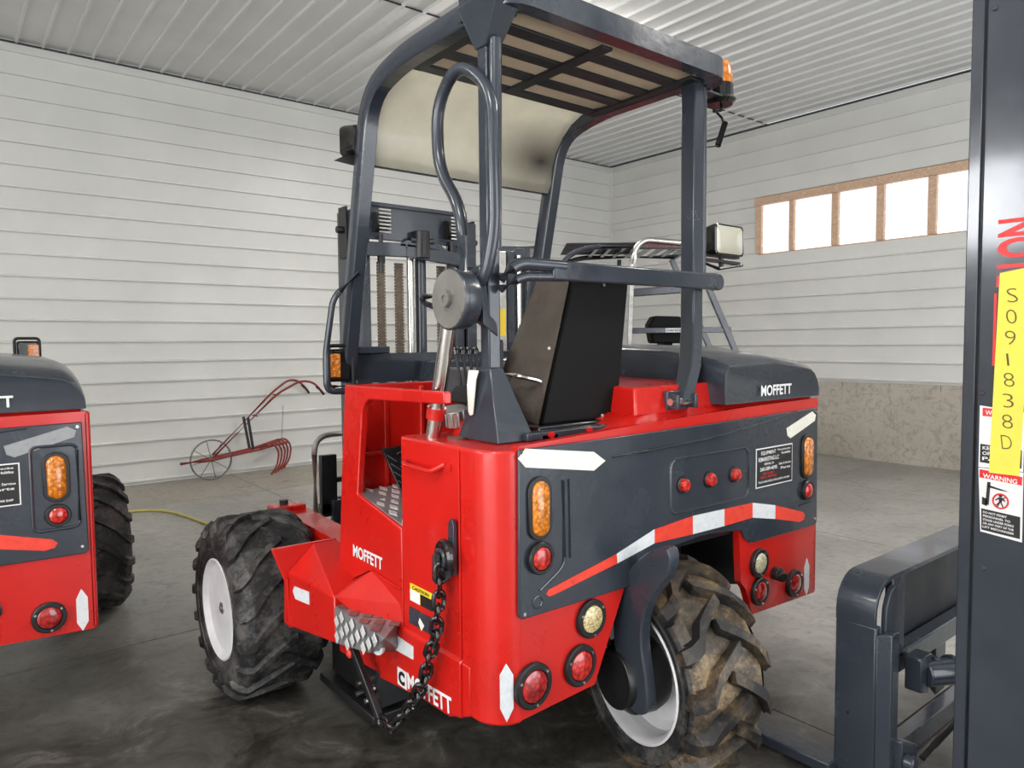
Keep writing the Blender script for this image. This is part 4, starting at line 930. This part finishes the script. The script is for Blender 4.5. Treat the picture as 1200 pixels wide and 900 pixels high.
b = MB().tube([(1.90, 1.82, .52), (1.87, 1.84, .66), (1.90, 1.85, .80), (1.95, 1.9, .90)], .016, 10, .05).tube([(1.93, 1.86, .5), (1.90, 1.90, .66), (1.92, 1.9, .85)], .014, 10, .05); b.build('hydraulic_hose', 'black', T)
b = MB().tube([(1.83, 1.86, .56), (1.81, 1.87, .66), (1.85, 1.88, .78)], .018, 10, .04); b.build('hydraulic_hose', 'rust_grey', T)
b = MB().cyl((2.15, 1.95, .84), (2.15, 1.95, 1.2), .09, 20).box(1.95, 2.45, 1.85, 2.15, .83, .90); b.build('steer_yoke', 'black', T, bev=.006)
b = MB().cyl((2.46, 2.1, .55), (2.46, 2.1, .92), .035, 14).cyl((2.50, 1.98, .62), (2.50, 1.98, .9), .02, 10).box(2.40, 2.54, 2.0, 2.2, .50, .62); b.build('tilt_cylinder', 'black_gloss', T, bev=.004)
# stabiliser shoe under the step
b = MB().hull([(1.36, 3.05, .40), (1.50, 3.05, .40), (1.36, 2.64, .40), (1.50, 2.64, .40), (1.38, 3.10, .12), (1.52, 3.10, .12), (1.38, 2.62, .12), (1.52, 2.62, .12)]).box(1.33, 1.60, 2.60, 3.13, .07, .11); b.build('stabiliser_foot', 'black', T, bev=.006)
for y in (2.66, 2.74):
    MB().cyl((1.37, y, .20), (1.33, y, .20), .014, 8).build('foot_bolt', 'steel', T); MB().cyl((1.37, y + .03, .14), (1.34, y + .03, .14), .012, 8).build('foot_bolt', 'steel', T)
b = MB(); b.box(1.45, 3.05, 2.32, 3.3, .45, .60); b.build('chassis', 'black', T, bev=.006)
# lock bar hanging from the skirt
MB().bar((1.20, 2.50, .475), (1.205, 2.30, .27), .026, .03).build('lock_bar', 'black', T, bev=.004)
MB().lathe((1.19, 2.50, .455), (-1, 0, 0), [(.016, 0), (.018, .008), (.010, .014), (0, .014)], 12).build('lock_bar_plug', 'tape_red', T)
# hook ring on the tower, chain hanging from it
b = MB(); b.tube([(1.245, 1.90, .90), (1.235, 1.865, .955), (1.24, 1.885, .995), (1.25, 1.935, 1.0), (1.25, 1.96, .96), (1.24, 1.945, .90)], .016, 10, .03); b.build('chain_hook', 'black_gloss', T)
b = MB(); b.tube([(1.225, 1.90, .92), (1.22, 1.875, .955), (1.225, 1.90, .985), (1.23, 1.935, .975)], .007, 8, .02); b.build('hook_keeper', 'slate', T)
ORG = Vector((1.235, 1.93, .93))
CH = thing('chain', 'black load chain hanging from the hook on the red tower of the middle loader', 'chain', ORG)
chain_links(CH, [(1.235, 1.925, .925), (1.225, 1.925, .80), (1.225, 1.95, .68), (1.22, 1.985, .60), (1.22, 2.01, .52), (1.215, 2.07, .43), (1.21, 2.13, .36), (1.20, 2.20, .285), (1.20, 2.29, .275)], L=.062, r=.0085)

# ------------------------------------------------------------------ the loader at the left edge: same machine, standing further back
T2 = copy_tree(T)
T2.location = (2.255 - 2.69, 1.7 + 1.70, 0)
T2['label'] = 'red loader cut off by the left edge, showing its rear lamps and right wheel'
T2['category'] = 'forklift'
ORG = Vector((2.255, 1.7, 0))
MB().lathe((2.80, YR - .0, .62), (0, -1, 0), [(.043, 0), (.043, .008), (.030, .012), (.028, -.0), (.026, .001), (0, .001)], 20).build('exhaust_port', 'black_gloss', T2)
MB().tube([(x, YR - .014, z) for x, z in rrect(2.955, 3.115, .905, 1.245, .025)], .007, 8, closed=True).build('lamp_recess_rim', 'slate', T2)
for ch in list(T2.children):
    n = ch.name.split('.')[0]
    if n in ('trailer_socket',): bpy.data.objects.remove(ch)
    elif n == 'tail_lamp' and ch.data.vertices[0].co.x > .6: ch.location = (.03, 0, 0)
    elif n == 'reflective_tape' and ch.data.vertices[0].co.x > .5 and ch.data.vertices[0].co.z > 1.2:
        ch.data = ch.data.copy(); ch.data.materials[0] = M['tape_silver']
    elif n == 'reflective_tape' and ch.data.vertices[0].co.x > .8 and ch.data.vertices[0].co.z < .7: ch.location = (.028, 0, 0)

# ------------------------------------------------------------------ third loader beyond, mast to the left, seen over the hood
a3 = math.radians(51.4)
ORG = Vector((0, 0, 0))
T3 = thing('truck_mounted_forklift', 'red loader in the far corner, its canopy, seat and mast showing behind the middle loader', 'forklift', (6.4, 5.75, 0))
T3.rotation_euler = (0, 0, a3)
# local frame: +Y = forward (camera left), +X = away from the camera
MB().prism([(-1.1, .46), (-1.1, 1.25), (1.0, 1.25), (1.2, .5)], 'X', -.85, .85).build('body', 'red', T3, bev=.05)
MB().prism([(-1.12, .80), (-1.12, 1.22), (-.1, 1.22), (-.1, .95)], 'X', -.86, .86).build('side_panel', 'slate', T3, bev=.02)
MB().hull([(x, y, z) for x in (-.8, .0) for y, z in ((-1.1, 1.26), (-1.05, 1.40), (.2, 1.42), (.3, 1.26))]).build('hood', 'slate', T3, bev=.05, seg=3)
b = MB().hull([(x, y, z) for x in (.12, .55) for y, z in ((-.36, 1.44), (-.50, 1.92), (-.58, 1.92), (-.48, 1.44))]).hull([(x, y, z) for x in (.12, .58) for y, z in ((-.42, 1.30), (-.42, 1.46), (.08, 1.46), (.08, 1.30))]); b.build('seat', 'seat_black', T3, bev=.03, seg=3)
MB().hull([(x, y, z) for x in (-.45, -.15) for y, z in ((-.52, 1.76), (-.48, 1.92), (-.18, 1.93), (-.12, 1.83), (-.16, 1.62), (-.5, 1.62))]).build('headrest', 'seat_black', T3, bev=.03, seg=3)
b = MB().tube([(-.5, .0, 1.56), (-.5, -.36, 1.56), (-.5, -.44, 1.52)], .02, 8, .03).box(-.52, -.3, -.4, .05, 1.48, 1.53); b.build('seat_rail', 'chrome', T3)
MB().bar((-.5, .12, 1.765), (-.5, -1.02, 1.765), .03, .06).build('waist_bar', 'slate', T3, bev=.005)
MB().box(-.521, -.5155, -.53, -.29, 1.742, 1.788).build('bar_label', 'white', T3)
text('DANGER', .2, .028, (-.5225, -.30, 1.751), (0, -1, 0), (0, 0, 1), 'decal_black', T3)
for x in (-.5, .5):
    MB().bar((x, -.58, 2.66), (x, -1.12, 1.42), .055, .065, up=(0, 1, 0)).build('rear_post', 'slate', T3, bev=.005)
    MB().bar((x, .07, 2.66), (x, .12, 1.25), .04, .05, up=(0, 1, 0)).build('mid_post', 'slate' if x > 0 else 'steel', T3, bev=.005)
    MB().tube([(x, -.62, 2.69), (x, .55, 2.69), (x, .80, 2.60), (x, .95, 2.30), (x, 1.15, 1.3)], .03, 10, .18).build('front_post', 'slate', T3)
MB().bar((-.52, -.62, 2.70), (.52, -.62, 2.70), .05, .08).build('roof_rim', 'slate', T3, bev=.01)
MB().box(-.53, -.47, -.64, .03, 2.66, 2.735).build('roof_rim', 'slate', T3, bev=.01)
text('WARNING', .46, .045, (-.5315, -.05, 2.675), (0, -1, 0), (0, 0, 1), 'rust', T3)
for y in (-.45, -.30, -.15, .0, .15, .30, .45): MB().box(-.5, .5, y - .02, y + .02, 2.68, 2.715).build('roof_slat', 'slate', T3)
MB().tube([(-.55, .08, 2.4), (-.55, .06, 2.66), (-.53, -.05, 2.76), (-.53, -.65, 2.70)], .035, 12, .12).build('roof_pipe', 'chrome', T3)
for k in range(3): MB().cyl((-.47 + .03 * k, -.02, 2.745 - .022 * k), (-.47 + .03 * k, -.60, 2.70 - .022 * k), .014, 8).build('roof_pipe', 'chrome', T3)
MB().bar((-.2, -.55, 2.24), (-.2, .05, 2.20), .08, .09).build('lower_crossbar', 'slate', T3, bev=.01)
MB().box(-.5, .5, .0, .8, 2.725, 2.735).build('roof_sheet', 'slate_dark', T3)
MB().box(-.35, .35, .98, 1.62, 2.70, 2.73).box(-.35, .35, 1.2, 1.58, 2.60, 2.70).build('top_crosshead', 'slate', T3, bev=.004)
MB().box(-.42, -.32, 1.47, 1.61, .2, 2.66).build('mast_rail', 'steel', T3, bev=.004)
MB().box(-.425, -.415, 1.48, 1.56, 1.72, 2.02).build('mast_decal', 'decal_yellow', T3)
MB().box(-.42, -.32, 1.38, 1.45, .2, 2.66).build('mast_rail', 'slate', T3, bev=.004)
MB().cyl((-.36, 1.33, .2), (-.36, 1.33, 2.62), .035, 16).build('lift_cylinder', 'chrome', T3)
MB().cyl((-.30, 1.22, .2), (-.30, 1.22, 2.62), .03, 16).build('lift_cylinder', 'slate', T3)
MB().box(.32, .42, 1.2, 1.5, .2, 2.66).build('mast_rail', 'slate', T3, bev=.004)
for k in range(3): MB().cyl((-.34, 1.15 + k * .14, 2.57), (-.30, 1.15 + k * .14, 2.57), .05, 14).build('chain_sheave', 'black', T3)
def wheel3(x, y, out):
    r = wheel((x, y, .42), 0, .34, .42, .235, T3, out)
wheel3(-1.0, .85, 1); wheel3(1.0, .85, -1); wheel3(0, -.85, 1)
for x in (-.35, .35): MB().prism([(1.62, .70), (1.66, .70), (1.665, .10), (2.4, .075), (2.4, .06), (1.62, .06)], 'X', x - .05, x + .05).build('fork', 'slate', T3)

# ------------------------------------------------------------------ fork mast in the right foreground
XM = 2.75
ORG = Vector((XM, .93, 0))
F = thing('forklift_mast', 'tall dark slate fork mast filling the right edge, with yellow tape numbered S091838D', 'forklift mast', ORG)
b = MB(); b.prism([(XM, .915), (XM, .66), (XM + .10, .66), (XM + .10, .69), (XM + .03, .69), (XM + .03, .885), (XM + .10, .885), (XM + .10, .915)], 'Z', .06, 3.4); mr_ = b.build('mast_rail', 'slate_mast', F, bev=.004)
b = MB(); b.box(XM + .012, XM + .06, .925, .965, .06, 3.4); b.build('rail_flange', 'slate_mast', F, bev=.004)
b = MB(); b.prism([(XM + .78, .915), (XM + .78, .66), (XM + .68, .66), (XM + .68, .69), (XM + .75, .69), (XM + .75, .885), (XM + .68, .885), (XM + .68, .915)], 'Z', .06, 3.4); b.build('mast_rail', 'slate_mast', F, bev=.004)
b = MB(); b.box(XM + .06, XM + .72, .70, .74, 3.2, 3.4).box(XM + .06, XM + .72, .70, .74, .10, .30); b.build('mast_crossmember', 'slate_mast', F, bev=.004)
MB().cyl((XM + .30, .78, .3), (XM + .30, .78, 3.2), .04, 20).build('lift_cylinder', 'chrome', F)
for z, y in ((1.457, .90), (.86, .88), (2.72, .893)):
    MB().cyl((XM, y, z), (XM - .006, y, z), .009, 10).build('rail_bolt', 'slate', F, bev=.002)
def side(poly, x, m, name, par): return MB().prism(poly, 'X', x - .0008, x).build(name, m, par)
ny = (0, -1, 0)
D = side([(.905, 1.415), (.775, 1.40), (.775, 1.205), (.904, 1.205)], XM - .0002, 'white', 'warning_decal', F)
side([(.896, 1.408), (.78, 1.400), (.78, 1.375), (.896, 1.380)], XM - .0011, 'decal_red', 'decal_band', D)
text('WARNING', .09, .016, (XM - .0022, .888, 1.384), ny, (0, 0, 1), 'white', D, thick=0)
side([(.90, 1.285), (.78, 1.275), (.78, 1.215), (.90, 1.222)], XM - .0011, 'decal_black', 'decal_text_panel', D)
for k in range(3): text(('KEEP CLEAR', 'OF MOVING', 'PARTS')[k], .10, .012, (XM - .0022, .893, 1.266 - k * .018), ny, (0, 0, 1), 'white', D, thick=0)
D = side([(.904, 1.203), (.774, 1.203), (.772, .972), (.893, .985)], XM - .0002, 'white', 'warning_decal', F)
side([(.90, 1.198), (.777, 1.188), (.777, 1.160), (.90, 1.170)], XM - .0011, 'decal_red', 'decal_band', D)
text('WARNING', .10, .016, (XM - .0022, .89, 1.170), (0, -1, -.08), (0, 0, 1), 'white', D, thick=0)
side([(.892, 1.065), (.779, 1.055), (.778, .982), (.890, .992)], XM - .0011, 'decal_black', 'decal_text_panel', D)
for k, s_ in enumerate(('DO NOT PERMIT', 'PERSONNEL TO', 'STAND UNDER FORKS', 'OR ANY PART OF THE', 'LIFT MECHANISM')):
    text(s_, .06 + .01 * min(k + 1, 3), .0075, (XM - .0022, .886, 1.050 - k * .0125), (0, -1, -.09), (0, 0, 1), 'white', D, thick=0)
# pictogram: mast with forks above a walking figure inside a red ring
b = MB(); X_ = XM - .0022
for p in ([(.876, 1.158), (.866, 1.158), (.870, 1.08), (.880, 1.08)], [(.872, 1.140), (.836, 1.134), (.812, 1.133), (.836, 1.139), (.872, 1.148)], [(.89, 1.105), (.875, 1.10), (.875, 1.075), (.89, 1.08)]):
    b.prism(p, 'X', X_ - .0006, X_)
b.build('fork_symbol', 'decal_black', D)
MB().tube([(X_, .836 + .022 * math.cos(t), 1.098 + .024 * math.sin(t)) for t in [2 * PI * i / 20 for i in range(20)]], .0028, 6, closed=True).tube([(X_, .851, 1.081), (X_, .821, 1.115)], .002, 6).build('prohibition_ring', 'decal_red', D)
b = MB(); b.cyl((X_ - .0003, .836, 1.117), (X_ - .0009, .836, 1.117), .0055, 12)
for p in ([(.842, 1.111), (.830, 1.111), (.832, 1.095), (.840, 1.095)], [(.839, 1.096), (.835, 1.096), (.843, 1.078), (.847, 1.078)], [(.837, 1.096), (.833, 1.096), (.826, 1.079), (.830, 1.079)], [(.842, 1.110), (.840, 1.106), (.850, 1.098), (.851, 1.102)], [(.831, 1.110), (.833, 1.105), (.824, 1.098), (.822, 1.102)]):
    b.prism(p, 'X', X_ - .0009, X_ - .0003)
b.build('figure_symbol', 'decal_black', D)
text('NOTE:', .50, .12, (XM - .0010, .785 - .02, 2.035), (0, 0, -1), (0, -1, 0), 'decal_red', F, bold=.03, thick=0) if False else None
nt = text('NOTE', .22, .125, (XM - .0016, .868, 2.030), (0, 0, -1), (0, -1, 0), 'decal_red', F, bold=.035, thick=0, name='note_lettering')
side([(.872, 1.79), (.864, 1.79), (.864, 1.55), (.872, 1.55)], XM - .0011, 'decal_red', 'note_band', F)
side([(.874, 1.52), (.76, 1.52), (.76, 1.425), (.874, 1.425)], XM - .0011, 'decal_black', 'decal_backing', F)
tp = side([(.857, 1.856), (.765, 1.87), (.785, 1.19), (.872, 1.19)], XM - .0025, 'paper_yellow', 'yellow_tape', F)
for k, s_ in enumerate('S091838D'):
    z = 1.758 - k * .069; hh = .046 if s_ != '1' else .040
    text(s_, .030 if s_ != '1' else .006, hh, (XM - .0045, .832 + .0005 * k - (.006 if s_ == '1' else 0), z), (0, -1, 0), (0, .12, 1), 'brownink', tp, bold=-.018, thick=0, name='handwritten_character')
# carriage with plate sides and rounded top, fork along the floor
def Lside(x):  # curved side plate in the Y-Z plane
    return None
b = MB(); outer = [(1.315, .02)] + [(1.315, .60)] + [(1.315 - .15 + .15 * math.cos(math.radians(a)), .60 + .15 * math.sin(math.radians(a))) for a in (15, 30, 45, 60, 75, 90)] + [(1.13, .75), (1.13, .735)]
b.prism([(2.60, 1.315), (2.60, 1.165), (2.64, 1.165), (2.64, 1.315)], 'Z', .02, .60); c1 = b.build('carriage_side', 'slate', F, bev=.006)
bo = [(2.60 + .13 - .13 * math.cos(math.radians(a)), .635 + .13 * math.sin(math.radians(a))) for a in range(0, 91, 15)]
bi = [(2.618 + .112 - .112 * math.cos(math.radians(a)), .635 + .112 * math.sin(math.radians(a))) for a in range(90, -1, -15)]
MB().prism([(2.60, .595)] + bo + [(3.70, .765), (3.70, .747)] + bi + [(2.618, .595)], 'Y', 1.17, 1.315).build('bent_top_plate', 'slate', F, bev=.003, angle=25)
MB().prism([(2.655, .02), (2.655, .60), (2.66, .66), (2.68, .70), (2.70, .72), (2.735, .73), (2.735, .02)], 'Y', 1.155, 1.175).build('carriage_rib', 'slate', F, bev=.004)
b = MB(); b.prism([(2.60, 1.165), (2.70, 1.165), (2.70, 1.125), (2.64, 1.125)], 'Z', .02, .575); b.build('carriage_corner', 'slate', F, bev=.005)
MB().box(2.765, 2.87, 1.18, 1.20, .42, .747).build('backrest_plate', 'slate', F, bev=.004)
MB().box(2.90, 3.66, 1.25, 1.27, .40, .747).build('backrest_plate', 'slate_dark', F, bev=.004)
b = MB().box(2.70, 3.70, 1.18, 1.24, .36, .44); b.hull([(2.73, 1.17, .40), (2.78, 1.17, .40), (2.73, 1.17, .10), (2.75, 1.17, .10), (2.73, 1.21, .40), (2.78, 1.21, .40), (2.73, 1.21, .10), (2.75, 1.21, .10)]); b.build('carriage_bar', 'slate', F, bev=.006)
b = MB().hull([(2.83, 1.10, .44), (2.93, 1.10, .44), (2.83, 1.16, .44), (2.93, 1.16, .44), (2.83, 1.10, .31), (2.90, 1.10, .29), (2.83, 1.16, .31), (2.92, 1.16, .30)]).cyl((2.90, 1.12, .36), (3.05, 1.04, .36), .05, 18); b.build('side_shift_knuckle', 'slate', F, bev=.006)
b = MB().cyl((2.95, 1.11, .36), (2.97, 1.10, .36), .056, 18).cyl((3.01, 1.07, .36), (3.03, 1.06, .36), .056, 18); b.build('knuckle_bands', 'slate_mast', F, bev=.003)
MB().box(2.66, 3.70, 1.16, 1.22, .02, .10).build('carriage_bar', 'slate', F, bev=.006)
b = MB().hull([(2.68, 1.10, .18), (2.78, 1.09, .14), (2.68, 1.10, .04), (2.80, 1.09, .04), (2.68, 1.14, .18), (2.78, 1.13, .14), (2.68, 1.14, .04), (2.80, 1.13, .04)]).cyl((2.70, 1.10, .10), (2.70, 1.06, .10), .03, 12); b.build('fork_latch', 'slate', F, bev=.008)
MB().tube([(2.80, 1.08, .08), (2.86, 1.06, .12), (3.0, 1.02, .20), (3.1, 1.0, .28)], .012, 8).build('latch_hose', 'black', F)
MB().cyl((2.60, 1.262, .25), (2.597, 1.262, .25), .006, 8).build('plate_hole', 'black', F)
MB().prism([(1.30, .055), (1.30, .012), (2.32, .010), (2.40, .016), (2.32, .045)], 'X', 2.535, 2.645).build('fork', 'slate', F, bev=.004)
MB().prism([(1.30, .60), (1.34, .60), (1.345, .055), (1.30, .012)], 'X', 3.50, 3.61).build('fork', 'slate', F, bev=.004)

# ------------------------------------------------------------------ small things on the floor
ORG = Vector((2.9, 9.05, 0))
K = thing('wheel_cultivator', 'old rusty red hand cultivator with spoked wheel and curved tines standing before the ribbed wall', 'cultivator', ORG)
yk = 9.10
b = MB(); b.tube([(2.55 + .24 * math.cos(t), yk, .25 + .24 * math.sin(t)) for t in [2 * PI * i / 28 for i in range(28)]], .011, 6, closed=True); wh = b.build('wheel', 'rust_grey', K)
b = MB()
for i in range(8):
    t = 2 * PI * i / 8 + .2; b.cyl((2.55, yk, .25), (2.55 + .24 * math.cos(t), yk, .25 + .24 * math.sin(t)), .005, 6)
b.cyl((2.55, yk - .05, .25), (2.55, yk + .05, .25), .025, 10); b.build('spokes', 'rust_grey', wh)
for s in (-1, 1):
    MB().tube([(2.20, yk, .235), (2.50, yk + s * .06, .25), (3.1, yk + s * .07, .33), (3.45, yk + s * .15, .40)], .018, 8, .05).build('frame_rail', 'rust', K)
    MB().tube([(2.58, yk + s * .05, .30), (3.35, yk + s * .10, 1.02), (3.62, yk + s * .20, 1.18), (3.78, yk + s * .24, 1.16), (3.90, yk + s * .24, 1.02)], .014, 8, .12).build('handle', 'rust', K)
    MB().tube([(3.82, yk + s * .24, 1.10), (3.92, yk + s * .24, .99)], .018, 8).build('handle_grip', 'black', K)
    MB().bar((3.04, yk + s * .07, .33), (2.98, yk + s * .085, .74), .03, .02).build('handle_brace', 'black', K)
for f in (.35, .7): MB().cyl((2.58 + .77 * f + .25, yk - .09, .30 + .72 * f + .2), (2.58 + .77 * f + .25, yk + .09, .30 + .72 * f + .2), .008, 6).build('handle_rung', 'rust', K)
for i in range(5):
    y_ = yk - .18 + i * .09; x_ = 3.20 + i * .075
    MB().tube([(x_ - .12, y_, .36), (x_ + .04, y_, .42), (x_ + .13, y_, .30), (x_ + .10, y_, .12), (x_ + .02, y_, .01)], .012, 8, .08).build('tine', 'rust', K)
MB().cyl((3.45, yk + .05, .38), (3.52, yk + .15, .85), .004, 6).build('wire_stay', 'rust_grey', K)
ORG = Vector((1.7, 7.4, 0))
tag(MB().tube([(-.6, 7.3, .012), (.2, 7.75, .012), (.9, 7.88, .012), (1.53, 7.82, .012), (1.70, 7.63, .012), (1.78, 7.33, .012), (1.87, 6.7, .012), (2.1, 5.9, .012), (2.7, 5.2, .012), (3.5, 4.9, .012)], .012, 8, .4).build('hose', 'hose'),
    'thin yellow hose curving over the floor between the left and middle loaders', 'hose')
ORG = Vector((1.15, 1.28, 0))
tag(MB().lathe((1.155, 1.365, .03), (.78, -.3, .0), [(0, -.05), (.028, -.05), (.032, -.04), (.024, -.03), (.024, -.01), (.032, 0), (.032, .05), (.028, .06), (0, .06)], 18).build('rubber_roller', 'black_gloss'),
    'small black rubber end piece lying on the floor at the bottom edge', 'rubber piece')
ORG = Vector((0, 0, 0))
for o in bpy.data.objects:
    if o.name.startswith('wall_') and False: pass
